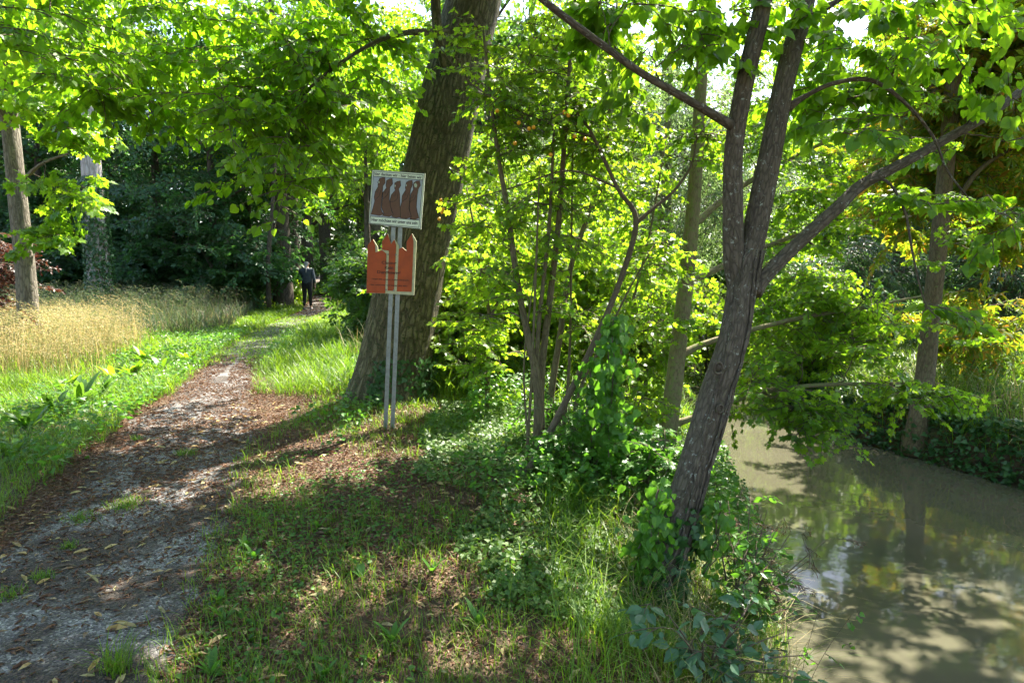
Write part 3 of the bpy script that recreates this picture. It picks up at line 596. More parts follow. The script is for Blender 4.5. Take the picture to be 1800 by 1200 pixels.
A = cat([B(1690,130,11,110,130,1.4,70), B(1770,330,10.8,70,130,1.2,36), B(1600,330,11.5,60,110,1,22), B(1700,560,11.5,50,60,.6,10), B(1650,-100,11,200,90,1.6,18), wblob(rng, (8.2,9.0,6.8), (1.0,1.2,.7), 18), B(1780,60,10.5,60,130,1.2,40)])  # the wblob bough is out of view, added to shade the water
tree('chestnut_tree', 'straight brown trunk rising from the far bank under yellowing leaves', 'tree', [r1, r2, r3], A, 'bark_brown', 'chestnut', TP, .17, .8, 4, 6, seed=131, nseg=16, flat=.5, rough=.05)
bush('willow_bush', 'dark narrow-leaved bush at the right edge above the bank', 'bush', X(1740,14.5), 14.5, 1.5, 3.3, 'dwillow', TN, .16, 110, 132, L=.8, nl=12, low=.12, droop=.6)
bush('willow_bush', 'dark narrow-leaved bush overhanging the water behind the boughs', 'bush', X(1480,15.5), 15.5, 1.5, 2.8, 'dwillow', TN, .16, 110, 133, L=.8, nl=12, droop=.6)
bush('withering_bush', 'low reddish brown withering bush right of the far bank trunk', 'bush', X(1692,12.2), 12.2, .5, 1.2, 'chestnut', TP, .12, 26, 134, L=.4, low=.15)
bgtree('green_tree', 'tall green tree on the far bank at the right edge behind the yellowing one', X(1900,23), 23, 12, 3.6, 'maple', TO, .13, 230, 125, .25, .12, L=1.0)
bgtree('green_tree', 'green tree on the far bank between chestnut and leafy boughs', X(1570,19), 19, 9.0, 2.6, 'mid', TO, .13, 170, 126, .2, .1, L=.9)
bush('overhanging_bush', 'bright green bush on the far bank closing the view up the stream', 'bush', X(1425,13.6), 13.6, 1.2, 2.6, 'maple', TO, .10, 110, 136, L=.6, low=-.05, droop=.5)
bush('overhanging_bush', 'leafy bush on the near bank edge where the stream bends away', 'bush', X(1255,16.5), 16.5, 1.3, 3.2, 'young', TO, .10, 100, 137, L=.6)
# left trunks
q1 = pl([(56,625,13,.21),(50,560,13,.185),(44,470,13,.17),(34,380,13,.16),(24,280,13,.15),(14,180,13.1,.145),(8,80,13.1,.13),(4,-80,13.2,.1)])
q2 = pl([(18,235,13,.07),(2,190,12.8,.06),(-30,120,12.6,.05)])
q3 = pl([(30,330,13,.05),(70,290,12.6,.03),(120,270,12.3,.015)])
A = cat([B(105,240,12.6,35,25,.8,6), B(108,335,12.6,30,28,.8,8), B(95,410,12.6,25,16,.6,4), B(60,180,12.4,80,60,.8,16), B(20,60,12.6,100,80,1,24)])
tree('maple_tree', 'curved greyish trunk at the left edge with glowing maple leaves', 'tree', [q1,q2,q3], A, 'bark_grey', 'maple', TM, .15, .55, 4, 5, seed=141, nseg=16, rough=.05)
g1 = pl([(178,520,21,.36),(172,440,21,.31),(165,350,21,.285),(160,280,21,.275),(153,150,21.2,.26),(148,20,21.4,.24),(144,-150,21.6,.2)])
A = cat([B(150,20,21,120,80,2.,40), B(150,-150,21,200,120,2.,30)])
gt = tree('grey_tree', 'pale grey straight trunk standing in the meadow grass', 'tree', [g1], A, 'bark_pale', 'mid', TO, .15, 1., seed=142, nseg=20, rough=.05)
bush('copper_bush', 'dark red copper-leaved bush around the leftmost trunk', 'bush', X(-5,13.6), 13.6, .85, 2.7, 'copper', TO, .07, 60, 143, L=.5)
bush('copper_bush', 'few red copper leaves in front of the foot of the leftmost trunk', 'bush', X(52,11.8), 11.8, .28, .9, 'copper', TO, .08, 14, 144, L=.3)

# ivy climbing trunks
def cling(name, label, limb, i0, i1, n, lm, T, size, seed, a0=0, a1=2*pi, out=.03, fade=1.5):
    rg = np.random.default_rng(seed); t = i0+(i1-i0)*rg.uniform(0, 1, n)**fade; i = t.astype(int).clip(0, len(limb)-2); f = (t-i)[:, None]
    c = limb[i]*(1-f)+limb[i+1]*f; a = rg.uniform(a0, a1, n); d = np.stack([np.cos(a), np.sin(a), 0*a], -1)
    pos = c[:, :3]+d*(c[:, 3:]*1.06+rg.uniform(0, out, (n, 1))); ax = nrm(np.array([0, 0, -.7])+np.stack([-np.sin(a), np.cos(a), 0*a], -1)*rg.normal(0, .8, (n, 1))+rg.normal(0, .25, (n, 3)))
    V, F, _ = instance(T, pos, ax, d+rg.normal(0, .3, (n, 3)), size*rg.uniform(.55, 1.2, n))
    e = empty(name, limb[i0, :3], label, 'ivy'); build('leaves', V, F, M[lm], e)
    st = []
    for k in range(7):
        a = rg.uniform(a0, a1); L = int(min(len(limb)-1, i1)); ii = np.arange(i0, max(i0+3, int(i0+(L-i0)*rg.uniform(.5, 1)))+1).clip(0, len(limb)-1)
        aa = a+np.cumsum(rg.normal(0, .16, len(ii))); P = limb[ii, :3]+np.stack([np.cos(aa), np.sin(aa), 0*aa], -1)*(limb[ii, 3:]*1.03+.004)
        st.append(tube(np.c_[P, np.full(len(ii), .008)], 5))
    V, F, b = merge(st); build('stem', V, F, M['bark_twig'], e, True, {'bc': b}); return e
cling('ivy', 'ivy climbing the right side of the big linden foot', lt, 0, 8, 1300, 'ivy', TI, .06, 151, -2.0, .9, .06)
cling('ivy', 'thin ivy creeping over the left of the linden foot', lt, 0, 5, 300, 'ivy', TI, .06, 152, -3.2, -2.2, .05)
cling('ivy', 'ivy covering the lower half of the pale grey trunk', g1, 0, 13, 2600, 'ivy', TI, .10, 153, fade=1.2, out=.08)
cling('ivy', 'ivy around the foot of the forked trunk', f1, 0, 11, 800, 'ivy', TI, .06, 154, out=.05, fade=1.3)
cling('ivy', 'ivy hanging round the foot of the far bank trunk', r1, 0, 8, 220, 'ivy', TI, .07, 155, out=.04)
# woody vine winding up the forked trunk
rg = np.random.default_rng(8); st = []
for k in range(5):
    i = np.arange(0, 36); a = rg.uniform(-2.6, -.4)+np.cumsum(rg.normal(0, .10, len(i))); P = f1[i, :3]+np.stack([np.cos(a), np.sin(a), 0*a], -1)*(f1[i, 3:]*1.04+.006)
    st.append(tube(np.c_[P, np.full(len(i), rg.uniform(.005, .011))], 6))
V, F, b = merge(st); vo_ = build('woody_vine', V, F, M['bark_mid'], None, True, {'bc': b}, origin=f1[0, :3]); tag(vo_, 'bare woody vine stems winding up the forked trunk', 'vine')
# knots on the forked trunk
fk = [o for o in bpy.data.objects if o.name == 'forked_tree'][0]
for px, py, r in [(1262,646,.030),(1266,718,.022)]:
    c = at(px, py, 4.28); a = np.linspace(0, 2*pi, 20); ring = np.stack([c[0]+r*1.0*np.cos(a), c[1]+.012*np.cos(a)+0*a, c[2]+r*1.25*np.sin(a), np.full(20, .009)], -1)
    parts = [tube(ring, 6, cap=False), (sphere(c+np.array([0, .03, 0]), r*1.15)[0], sphere(c, r)[1], None)]
    V, F, b = merge(parts); build('knot', V, F, M['bark_mid'], fk, True, {'bc': b})

# ------------------------------------------------------------------ grass, litter, ground cover
def blades(rg, P, h, wd, bend=.5, az=None):
    n = len(P); a = rg.uniform(0, 2*pi, n) if az is None else az
    d = np.stack([np.cos(a), np.sin(a), 0*a], -1); sx = np.stack([-np.sin(a), np.cos(a), 0*a], -1); b = (bend*rg.uniform(.3, 1.6, n))[:, None]
    h = np.asarray(h)[:, None]; w_ = np.asarray(wd)[:, None]; up = np.array([0, 0, 1.])
    def pt(t): return P+up*h*(t-.35*b*t*t*t)+d*h*b*t*t
    V = np.stack([pt(0)-sx*w_*.5, pt(0)+sx*w_*.5, pt(.4)+sx*w_*.5, pt(.4)-sx*w_*.5, pt(.75)+sx*w_*.35, pt(.75)-sx*w_*.35, pt(1.)], 1)
    o = (np.arange(n)*7)[:, None]
    F4 = (np.array([[0,1,2,3],[3,2,4,5]])[None]+o[..., None]).reshape(-1, 4); F3 = (np.array([[5,4,6]])[None]+o[..., None]).reshape(-1, 3)
    return V.reshape(-1, 3), [F4, F3], None
def scatter(rg, x0, x1, y0, y1, n, keep=None, clump=None, seed=0, ybias=1.0):
    y = y0+(y1-y0)*rg.uniform(0, 1, n)**ybias; x = rg.uniform(x0, x1, n)
    if keep is not None: k = keep(x, y); x, y = x[k], y[k]
    if clump is not None: k = vnoise(np.stack([x, y], -1), seed, clump[0])+rg.uniform(-.25, .25, len(x)) > clump[1]; x, y = x[k], y[k]
    return x, y
def tufts(rg, x, y, per, spread):
    x = np.repeat(x, per)+rg.normal(0, spread, len(x)*per); y = np.repeat(y, per)+rg.normal(0, spread, len(y)*per); return x, y
def on(x, y, dz=-.01): return np.stack([x, y, H(x, y)+dz], -1)
def stuff(name, V, F, m, attr=None):
    o = build(name, V, F, M[m], None, False, attr); tag(o, kind='stuff'); return o
def leftof(x, y): return x < np.interp(y, LY, LX)-.05
def inlinden(x, y): return (x-lt[0, 0])**2+(y-8.4)**2 < .42**2
rg = np.random.default_rng(21)
# near verge: sparse grass among the fallen leaves
x, y = scatter(rg, -2.4, 1.9, 1.7, 9, 5200, lambda x, y: (pathd(x, y) > -.1) & leftof(x, y) & ~inlinden(x, y), (1.3, -.35), 1, 1.5)
x, y = tufts(rg, x, y, 9, .045)
V1 = blades(rg, on(x, y), rg.uniform(.04, .17, len(x))*(.7+.5*rg.random(len(x))), np.maximum(.0035, y*.0007), .6)
stuff('verge_grass', V1[0], V1[1], 'grass')
# left verge
x, y = scatter(rg, -10, -2.6, 2.5, 9.5, 60000, lambda x, y: (pathd(x, y) > .18+.2*vnoise(np.stack([x, y], -1), 5, 2)) & (x < np.interp(y, PY, PX)), None, 2)
V1 = blades(rg, on(x, y), rg.uniform(.05, .32, len(x))*(1+.5*vnoise(np.stack([x, y], -1), 61, 2.0)), np.maximum(.004, y*.0006), .8); stuff('left_verge_grass', V1[0], V1[1], 'grass')
# middle lawn
x, y = scatter(rg, -16, -.4, 8.6, 27, 150000, lambda x, y: ((pathd(x, y) > .02) | ((y > 11.2) & (y < 22))) & ~inlinden(x, y), None)
k = rg.random(len(x)) < np.where(pathd(x, y) < -.1, np.clip((y-11.0)*.6, .1, 1), 1); x, y = x[k], y[k]
V1 = blades(rg, on(x, y), rg.uniform(.05, .24, len(x))*(1+.5*vnoise(np.stack([x, y], -1), 62, 1.6))*np.where(pathd(x, y) < .1, .5, 1), np.maximum(.005, y*.0008), .8); stuff('lawn_grass', V1[0], V1[1], 'grass')
# lush long grass right of the path before the linden
x, y = scatter(rg, -5.2, -1.3, 8.4, 17, 16000, lambda x, y: (pathd(x, y) > .35) & (x > np.interp(y, PY, PX)), (.9, -.3), 3)
V1 = blades(rg, on(x, y), rg.uniform(.2, .5, len(x)), np.maximum(.006, y*.0008), .75); stuff('long_grass', V1[0], V1[1], 'grass')
# golden meadow grass with seed heads
def seedy(name, x, y, h0, h1, m, head):
    P = on(x, y); n = len(x); h = (h0+(h1-h0)*rg.random(n)**1.6)*(1+.25*vnoise(np.stack([x, y], -1), 77, 1.2)); az = rg.normal(.3, .9, n); a = blades(rg, P, h, np.maximum(.004, y*.0006), .30, az)
    d = np.stack([np.cos(az), np.sin(az), 0*az], -1); tip = P+np.array([0, 0, 1.])*(h*.95)[:, None]+d*(h*.30)[:, None]
    k = 9; t = np.linspace(0, 1, k)[None, :, None]
    pos = tip[:, None]+(d[:, None]*.12*t+np.array([0, 0, .09])*(t-1.5*t*t)-np.array([0, 0, .05])*t)*(head*rg.uniform(.7, 1.3, (n, 1, 1)))+rg.normal(0, .008, (n, k, 3))
    ax = d[:, None]+np.array([0, 0, -.3])+rg.normal(0, .35, (n, k, 3)); b = instance(TN, pos.reshape(-1, 3), ax.reshape(-1, 3), rg.normal(size=(n*k, 3)), np.full(n*k, .030*head))
    V, F, _ = merge([a, b]); return stuff(name, V, F, m)
def gold(x, y): return (rg.random(x.shape) < np.clip((-5.9-.33*(y-9.5)-x)*.6, 0, 1)*np.clip((y-8.8)*.5, .1, 1)) & (x < -6.0-.28*(y-9.5)+.5*vnoise(np.stack([x, y], -1), 9, .8)) & (y > 9.2+.5*vnoise(np.stack([x, y], -1), 10, .8))
x, y = scatter(rg, -14, -5.8, 9, 14.6, 30000, gold); seedy('golden_meadow_grass', x, y, .40, 1.05, 'straw', 1.35)
x, y = scatter(rg, -14, -5.8, 8.6, 15.8, 16000, gold); V1 = blades(rg, on(x, y), rg.uniform(.2, .5, len(x)), y*.0009, .5); stuff('meadow_undergrowth_grass', V1[0], V1[1], 'grass')
x, y = scatter(rg, -22, -7.2, 16, 25.5, 15000, lambda x, y: (rg.random(x.shape) < np.clip((np.interp(y, PY, PX)-1.2-.12*(y-16)-x)*.6, 0, 1))); seedy('shaded_meadow_grass', x, y, .5, 1.2, 'dull_shaded_grass', 1.6)
x, y = scatter(rg, -24, -7.2, 15.5, 26, 24000, lambda x, y: x < np.interp(y, PY, PX)-1.0-.12*(y-16)); V1 = blades(rg, on(x, y), rg.uniform(.3, .75, len(x)), y*.0009, .5); stuff('shaded_meadow_undergrowth', V1[0], V1[1], 'dull_shaded_grass')
# far green ground either side
x, y = scatter(rg, -30, 5, 25, 60, 40000, lambda x, y: (pathd(x, y) > .1) & leftof(x, y)); V1 = blades(rg, on(x, y), rg.uniform(.1, .4, len(x)), y*.001, .6); stuff('woodland_grass', V1[0], V1[1], 'grass')
x, y = scatter(rg, -1, 6, 8, 26, 30000, lambda x, y: leftof(x, y) & ~inlinden(x, y)); V1 = blades(rg, on(x, y), rg.uniform(.2, .6, len(x)), y*.0009, .7); stuff('thicket_grass', V1[0], V1[1], 'grass')
# right bank
def rb(x, y): return (x > np.interp(y, RY, RX)+.12) & ~((np.abs(x/y-.595) < .035) & (y > 8.2) & (y < 9.95))
x, y = scatter(rg, 5.2, 20, 3, 30, 150000, rb); k = (x > 5) & (x < y*.85+2.5); x, y = x[k], y[k]; V1 = blades(rg, on(x, y), rg.uniform(.15, .55, len(x)), np.maximum(.006, y*.0009), .9); stuff('bank_grass', V1[0], V1[1], 'grass')
x, y = scatter(rg, 5.2, 9, 5, 15, 3000, lambda x, y: rb(x, y) & (x < np.interp(y, RY, RX)+1.6), (.8, .1), 4); V1 = blades(rg, on(x, y), rg.uniform(.4, .8, len(x)), np.full(len(x), .008), 1.1); stuff('dry_bank_grass', V1[0], V1[1], 'straw')
# leaves covering the far bank face and the near bank
def cover(name, x, y, lo, hi, T, size, m, tilt=.5):
    n = len(x); P = on(x, y, 0)+np.array([0, 0, 1.])*rg.uniform(lo, hi, (n, 1))
    V, F, _ = instance(T, P, np.stack([rg.normal(size=n), rg.normal(size=n), rg.normal(-.2, .3, n)], -1), np.array([0, -.25, 1.])+rg.normal(0, tilt, (n, 3)), size*rg.uniform(.5, 1.25, n))
    return stuff(name, V, F, m)
y = rg.uniform(3, 30, 26000); x = np.interp(y, RY, RX)+rg.uniform(-.06, .5, len(y)); k = ~((np.abs(x/y-.595) < .022) & (y > 8.6) & (y < 9.8)); x, y = x[k], y[k]; cover('bank_ivy', x, y, .0, .22, TI, .075, 'ivy', .9)
x, y = scatter(rg, 5.0, 13, 3, 22, 16000, lambda x, y: (x > np.interp(y, RY, RX)+.3) & (x < np.interp(y, RY, RX)+2.5), (.9, .0), 6); cover('bank_nettles', x, y, .1, .4, TO, .08, 'mid', .7)
x, y = scatter(rg, -1.7, 2.6, 3.4, 9.5, 90000, lambda x, y: leftof(x, y) & (x > -.75-.55*(y-5.4)*.25+.45*vnoise(np.stack([x, y], -1), 31, 1.3)), (2.2, -.25), 32); cover('ivy_ground_cover', x, y, .01, .09, TI, .036, 'ground_leaf', .45)
x, y = scatter(rg, -.5, 3, 4.8, 10, 22000, leftof, (1.6, -.05), 33); cover('thicket_ground_cover', x, y, .06, .42, TO, .055, 'vine', .6)
x, y = scatter(rg, -9, -1.5, 5, 17, 40000, lambda x, y: (pathd(x, y) > .1), (1.5, -.1), 36); cover('verge_weeds', x, y, .02, .2, TO, .06, 'vine', .6)
x, y = scatter(rg, -2.2, 1.2, 1.8, 7.5, 26000, lambda x, y: (pathd(x, y) > .0), (1.6, .12), 37); cover('low_verge_weeds', x, y, .005, .04, TO, .03, 'vine', .4)
# fallen leaves
x, y = scatter(rg, -5.5, 1.6, 1.6, 12.5, 210000, lambda x, y: leftof(x, y) & ~inlinden(x, y), (1.1, -.45), 41, 1.5)
k = (rg.random(len(x)) < np.where(pathd(x, y) < -.05, np.clip(.08+(y-2.8)*.2, .08, .75), 1)) & ((y < 9.5) | (np.abs(pathd(x, y)+.1) < .22) ) & ((x > np.interp(y, PY, PX)-1.0)); x, y = x[k], y[k]
n_ = len(x); P = on(x, y, .016); V, F, _ = instance(TC, P, np.stack([rg.normal(size=n_), rg.normal(size=n_), rg.normal(.05, .12, n_)], -1), np.array([0, 0, 1.])+rg.normal(0, .3, (n_, 3)), rg.uniform(.014, .055, n_)*np.where(rg.random(n_) < .08, 1.5, 1)); stuff('fallen_leaves', V, F, 'litter')
x, y = scatter(rg, -18, -4, 20, 55, 40000, lambda x, y: pathd(x, y) < .25); n_ = len(x); P = on(x, y, .02); V, F, _ = instance(TC, P, np.stack([rg.normal(size=n_), rg.normal(size=n_), rg.normal(.05, .1, n_)], -1), np.array([0, 0, 1.])+rg.normal(0, .35, (n_, 3)), rg.uniform(.05, .12, n_)); stuff('far_fallen_leaves', V, F, 'litter')
x, y = scatter(rg, -3.5, 1.2, 1.6, 8, 900); n_ = len(x); P = on(x, y, .018); V, F, _ = instance(TC, P, np.stack([rg.normal(size=n_), rg.normal(size=n_), rg.normal(.05, .1, n_)], -1), np.array([0, 0, 1.])+rg.normal(0, .35, (n_, 3)), rg.uniform(.04, .10, n_))
M['pale_litter'] = leafmat('pale_dry_leaf', [(.40,.28,.14),(.34,.30,.15),(.45,.30,.12)], (1.2,1.1,.8), .2, .6, .3); stuff('pale_fallen_leaves', V, F, 'pale_litter')
# near bank tangle
x, y = scatter(rg, .2, 2.2, 2.2, 6.5, 5000, leftof, (1.5, -.1), 51); V1 = blades(rg, on(x, y), rg.uniform(.15, .5, len(x)), np.full(len(x), .005), .8); stuff('near_bank_grass', V1[0], V1[1], 'grass')
x, y = scatter(rg, .7, 2.2, 2.2, 5.2, 2600, leftof); V1 = blades(rg, on(x, y), rg.uniform(.15, .5, len(x)), np.full(len(x), .003), 1.2); stuff('near_bank_dead_grass', V1[0], V1[1], 'straw')

# individual tufts on the path, leafy weeds, broad-leaved plants
def gpt(px, py):
    p = at(px, py, 1.0)-CAM; t = -CAM[2]/p[2]; q = CAM+p*t; 
    for _ in range(6): t = (float(H(q[0], q[1]))-CAM[2])/p[2]; q = CAM+p*t
    return q
def tuft(label, q, n, h, sp, group, m='grass', seed=0):
    r_ = np.random.default_rng(seed); x = q[0]+r_.normal(0, sp, n); y = q[1]+r_.normal(0, sp, n)
    V, F, _ = blades(r_, on(x, y), r_.uniform(.4, 1, n)*h, np.full(n, .004 if q[1] < 8 else .008), .6)
    o = build('grass_tuft', V, F, M[m], None, origin=on(np.array([q[0]]), np.array([q[1]]))[0]); tag(o, label, 'grass tuft', group)
for i, (px, py, h, sp, lb) in enumerate([(222,892,.11,.07,'wide grass tuft in the middle of the path, the largest one'), (146,915,.08,.05,'small grass tuft left of the largest path tuft'), (76,1022,.10,.03,'grass tuft on the gravel near the left edge'),
        (18,1052,.10,.035,'dark grass tuft touching the left picture edge on the gravel'), (326,800,.09,.05,'grass tuft on the dark ground right of the path middle'), (240,775,.10,.03,'farthest grass tuft on the dark path'), (120,965,.08,.025,'thin grass tuft left among fallen leaves'),
        (205,1185,.22,.03,'tall grass tuft at the bottom edge beside the gravel')]):
    tuft(lb, gpt(px, py), 260 if sp > .04 else 110, h, sp, 'grass tufts growing in the path', seed=300+i)
for i, (px, py, n, h, sp, lb, m_) in enumerate([(792,668,500,.95,.22,'pale long-bladed grass clump right of the linden trunk','dull_shaded_grass'), (600,640,260,.6,.2,'bright arching grass clump left of the linden trunk','grass'), (648,640,60,.95,.14,'dry seeded grass stalks against the linden trunk','straw'),
        (1080,1130,200,.35,.10,'long-bladed grass clump at the foot of the bank slope','grass'), (1180,1180,220,.35,.12,'grass clump at the bottom edge near the round-leaved shrub','grass')]):
    tuft(lb, gpt(px, py), n, h, sp, 'long grass clumps', m_, 330+i)
def arc_leaf(r_, c, az, L, W, lift, fold=.12, k=6):
    d = np.array([cos(az), sin(az), 0]); s = np.array([-sin(az), cos(az), 0]); V = []
    for i in range(k+1):
        t = i/k; wd = W*(sin(pi*min(1, .08+t*.95))**.8)*(1 if i < k else .05); z = L*(lift*t-.55*t*t); p = c+d*L*t*.85+np.array([0, 0, z+.01])
        V += [p-s*wd*.5+np.array([0, 0, fold*wd]), p, p+s*wd*.5+np.array([0, 0, fold*wd])]
    F = [[i*3+j, i*3+j+1, i*3+j+4, i*3+j+3] for i in range(k) for j in (0, 1)]
    return np.array(V), [np.array(F)], None
def rosette(name, label, cat_, q, n, L, W, lift, m, group, seed):
    r_ = np.random.default_rng(seed); c = np.array(q)
    V, F, _ = merge([arc_leaf(r_, c, r_.uniform(0, 2*pi), L*r_.uniform(.6, 1.15), W*r_.uniform(.7, 1.1), lift*r_.uniform(.7, 1.3)) for _ in range(n)])
    o = build(name, V, F, M[m], None, True, origin=c); return tag(o, label, cat_, group)
for i, (px, py, L, lb) in enumerate([(50,760,.34,'broad-leaved dock at the left edge beside the fallen leaves'), (95,735,.36,'dark broad-leaved dock, second from the left edge'), (140,718,.36,'glossy dock in the middle of the dock row'), (172,706,.30,'right-hand dock where the shade ends'),
        (235,668,.32,'sunlit dock left of the bright path'), (285,655,.30,'sunlit dock nearest the bright path'), (20,810,.30,'small dock low on the left edge'), (200,672,.3,'sunlit dock in the straw edge'), (330,640,.26,'small sunlit dock where grass meets gravel'), (255,640,.32,'sunlit dock behind the others'), (120,690,.3,'half shaded dock behind the dock row')]):
    rosette('dock_plant', lb, 'plant', gpt(px, py), 14, L*1.05, .085, 1.2, 'mid' if py > 690 else 'grass', 'dock plants on the left verge', 350+i)  # docks beyond the shade edge take a brighter leaf, sunlight put into colour
for i, (px, py, L, lb) in enumerate([(690,1130,.13,'upright leafy weed in the foreground middle'), (570,1195,.10,'pale weed at the bottom edge left of middle'), (372,1190,.12,'broad green weed sprout at the bottom edge'), (395,1095,.10,'small weed sprout beside the gravel'), (447,985,.09,'pair-leaved sprout where gravel meets grass'), (432,965,.08,'light sprout just above the pair-leaved one'),
        (385,1060,.08,'thin sprout left in the leaf litter'), (636,1020,.1,'sprout in the shade of the middle verge'), (840,1100,.12,'weed right of the upright one'), (560,930,.08,'small weed in the dry leaves below the signpost'), (900,1040,.12,'weed beside the ground ivy'), (760,1010,.10,'tiny weed under the signpost slope')]):
    rosette('leafy_weed', lb, 'weed', gpt(px, py), 8, L*.8, .028, 1.35, 'vine', 'leafy weeds in the verge', 380+i)

# near bank plants
def twiggy(name, label, base, tips, lm, T, leaf, L, seed, ntw=3, nl=5, flat=.5, droop=.2, r0=.008, bk='bark_twig', cat_='shrub', per=3, spread=55):
    limbs = [smoothpath([[*base, r0], [*(np.array(base)*.55+np.array(t)*.45+np.array([0, 0, .08])), r0*.7], [*t, r0*.3]], 5) for t in tips]
    r_ = np.random.default_rng(seed); A = np.concatenate([l[len(l)//3:, :3][r_.integers(0, len(l)-len(l)//3, per)]+r_.normal(0, L*.45, (per, 3)) for l in limbs])
    return tree(name, label, cat_, limbs, A, bk, lm, T, leaf, L, ntw, nl, seed=seed, nseg=6, maxr=.004, flat=flat, droop=droop, crown='foliage', ends=1, spread=spread)
bb = at(1240,1110,3.3); bb[2] = H(bb[0], bb[1])
twiggy('round_leaved_shrub', 'round blue-green leaves of a low hazel shrub leaning over the bank', bb, [at(1175,1080,3.1), at(1230,1060,3.1), at(1290,1060,3.2), at(1330,1050,3.3), at(1190,1110,3.0), at(1300,1100,3.1), at(1380,1110,3.4), at(1420,1150,3.4), at(1400,1190,3.3)], 'blue_leaf', TO, .075, .16, 401, 1, 4, .35, per=3)
bb = at(1290,1050,4.1); bb[2] = H(bb[0], bb[1])
twiggy('tangled_shrub', 'tangled leafy shrub right of the forked trunk over the bright water', bb, [at(1260,930,4.3), at(1300,920,4.4), at(1340,900,4.5), at(1370,920,4.5), at(1310,960,4.2), at(1350,960,4.4), at(1270,980,4.1), at(1330,1000,4.2)], 'vine', TO, .05, .15, 402, 3, 5, .7, per=6)
twiggy('withered_shrub', 'reddish withered twigs reaching out over the water', bb+np.array([.05, 0, .02]), [at(1450,950,4.3), at(1420,985,4.2), at(1320,870,4.4), at(1390,935,4.4), at(1400,1010,4.2), at(1280,880,4.4), at(1350,890,4.5)], 'dry', TN, .028, .14, 403, 4, 7, .8, per=5)
bb = at(1400,1130,3.7); bb[2] = H(bb[0], bb[1])
twiggy('bindweed', 'trailing bindweed with heart leaves stretching over the water', bb, [at(1500,1075,3.7), at(1440,1065,3.7), at(1380,1060,3.6)], 'vine', TH, .035, .08, 404, 0, 3, .3, per=5, r0=.002, cat_='vine')
# hanging vine columns
def column(label, x0, y0, x1, y1, Y, wpx, n, size, seed, lm='vine'):
    r_ = np.random.default_rng(seed); t = r_.uniform(0, 1, n); c0, c1 = at(x0, y0, Y), at(x1, y1, Y); s = pxm(Y)
    P = c0+(c1-c0)*t[:, None]+r_.normal(0, 1, (n, 3))*np.array([wpx*s*.5, wpx*s*.5, .03])*(.6+.5*np.sin(t*9+seed)[:, None]**2)
    e = empty('climbing_vine', c1, label, 'vine', 'climbing vines')
    V, F, _ = instance(TH, P, np.array([0, 0, -1.])+r_.normal(0, .45, (n, 3)), np.array([0, -1., .3])+r_.normal(0, .5, (n, 3)), size*r_.uniform(.6, 1.2, n)); build('leaves', V, F, M[lm], e)
    st = []
    for k in range(3):
        tt = np.linspace(0, 1, 14); st.append(tube(np.c_[c0+(c1-c0)*tt[:, None]+np.cumsum(r_.normal(0, .012, (14, 3)), 0)*np.array([1, 1, .2]), np.full(14, .004)], 5))
    V, F, b = merge(st); build('stem', V, F, M['bark_twig'], e, True, {'bc': b})
column('column of hanging heart-shaped leaves between the thicket and the slim tree', 1078,560,1070,860,5.3,36,420,.07,411)
column('thin hanging vine left of the leaf column', 1040,640,1030,800,5.5,24,160,.06,412)
column('heart-leaved vine beside the foot of the forked trunk', 1160,860,1130,1010,4.0,46,230,.055,413)
column('lit vine with heart leaves on the right of the forked trunk foot', 1262,880,1235,1000,4.1,30,120,.05,414)
# short dead twig on the path
P = gpt(95,1003); P2 = gpt(140,1001); tw = build('fallen_twig', *tube(np.array([[*P, .006], [*(P*.5+P2*.5+np.array([0, .02, .01])), .006], [*P2, .003]])+np.array([0, 0, .015, 0]), 6)[:2], M['bark_twig'], None, True, origin=P)
tag(tw, 'short dark fallen twig lying on the gravel', 'twig')

# ------------------------------------------------------------------ signpost
Ys = 6.78; SB = at(681, 757, Ys); SB[2] = float(H(SB[0], SB[1]))
sg_ = empty('signpost', SB, 'two galvanised posts carrying a monk picture sign and an orange castle-shaped sign', 'signpost')
M['galv'] = plain('galvanised_steel', (.24,.255,.25), .45, .6, .2, 30)
M['cream'] = plain('weathered_cream_paint', (.50,.47,.30), .6, 0, .15, 25)
M['signpale'] = plain('pale_green_white_enamel', (.78,.82,.72), .4, 0, .08, 15)
M['signblue'] = plain('blue_grey_panel', (.42,.45,.56), .4, 0, .08, 15)
M['robe'] = plain('brown_robe_paint', (.13,.055,.032), .5, 0, .12, 30)
M['black'] = plain('black_line_paint', (.008,.008,.008), .5, 0, .1)
M['face'] = plain('pale_face_paint', (.45,.5,.42), .5)
M['orange'] = plain('orange_board_paint', (.38,.058,.006), .5, 0, .22, 9)
M['ink'] = plain('dark_brown_lettering', (.07,.02,.008), .6)
def prism(poly, y0, y1, name, mat, par):
    n = len(poly); a = np.array([[p[0], y0, p[1]] for p in poly]); b = a.copy(); b[:, 1] = y1
    V = np.concatenate([a, b]); i = np.arange(n); j = (i+1) % n
    return build(name, V, [i[None], (i[::-1]+n)[None], np.stack([i, i+n, j+n, j], -1)], M[mat], par)
s_ = pxm(Ys, 400)
def orange_(zx, zy): p = at(635+zx/9.6, 400+zy/9.6, Ys); return (p[0], p[2])
def monk_(zx, zy): p = at(645+zx/10.905, 295+zy/10.905, Ys); return (p[0], p[2])
def OP(l): return [orange_(*q) for q in l]
def MP(l): return [monk_(*q) for q in l]
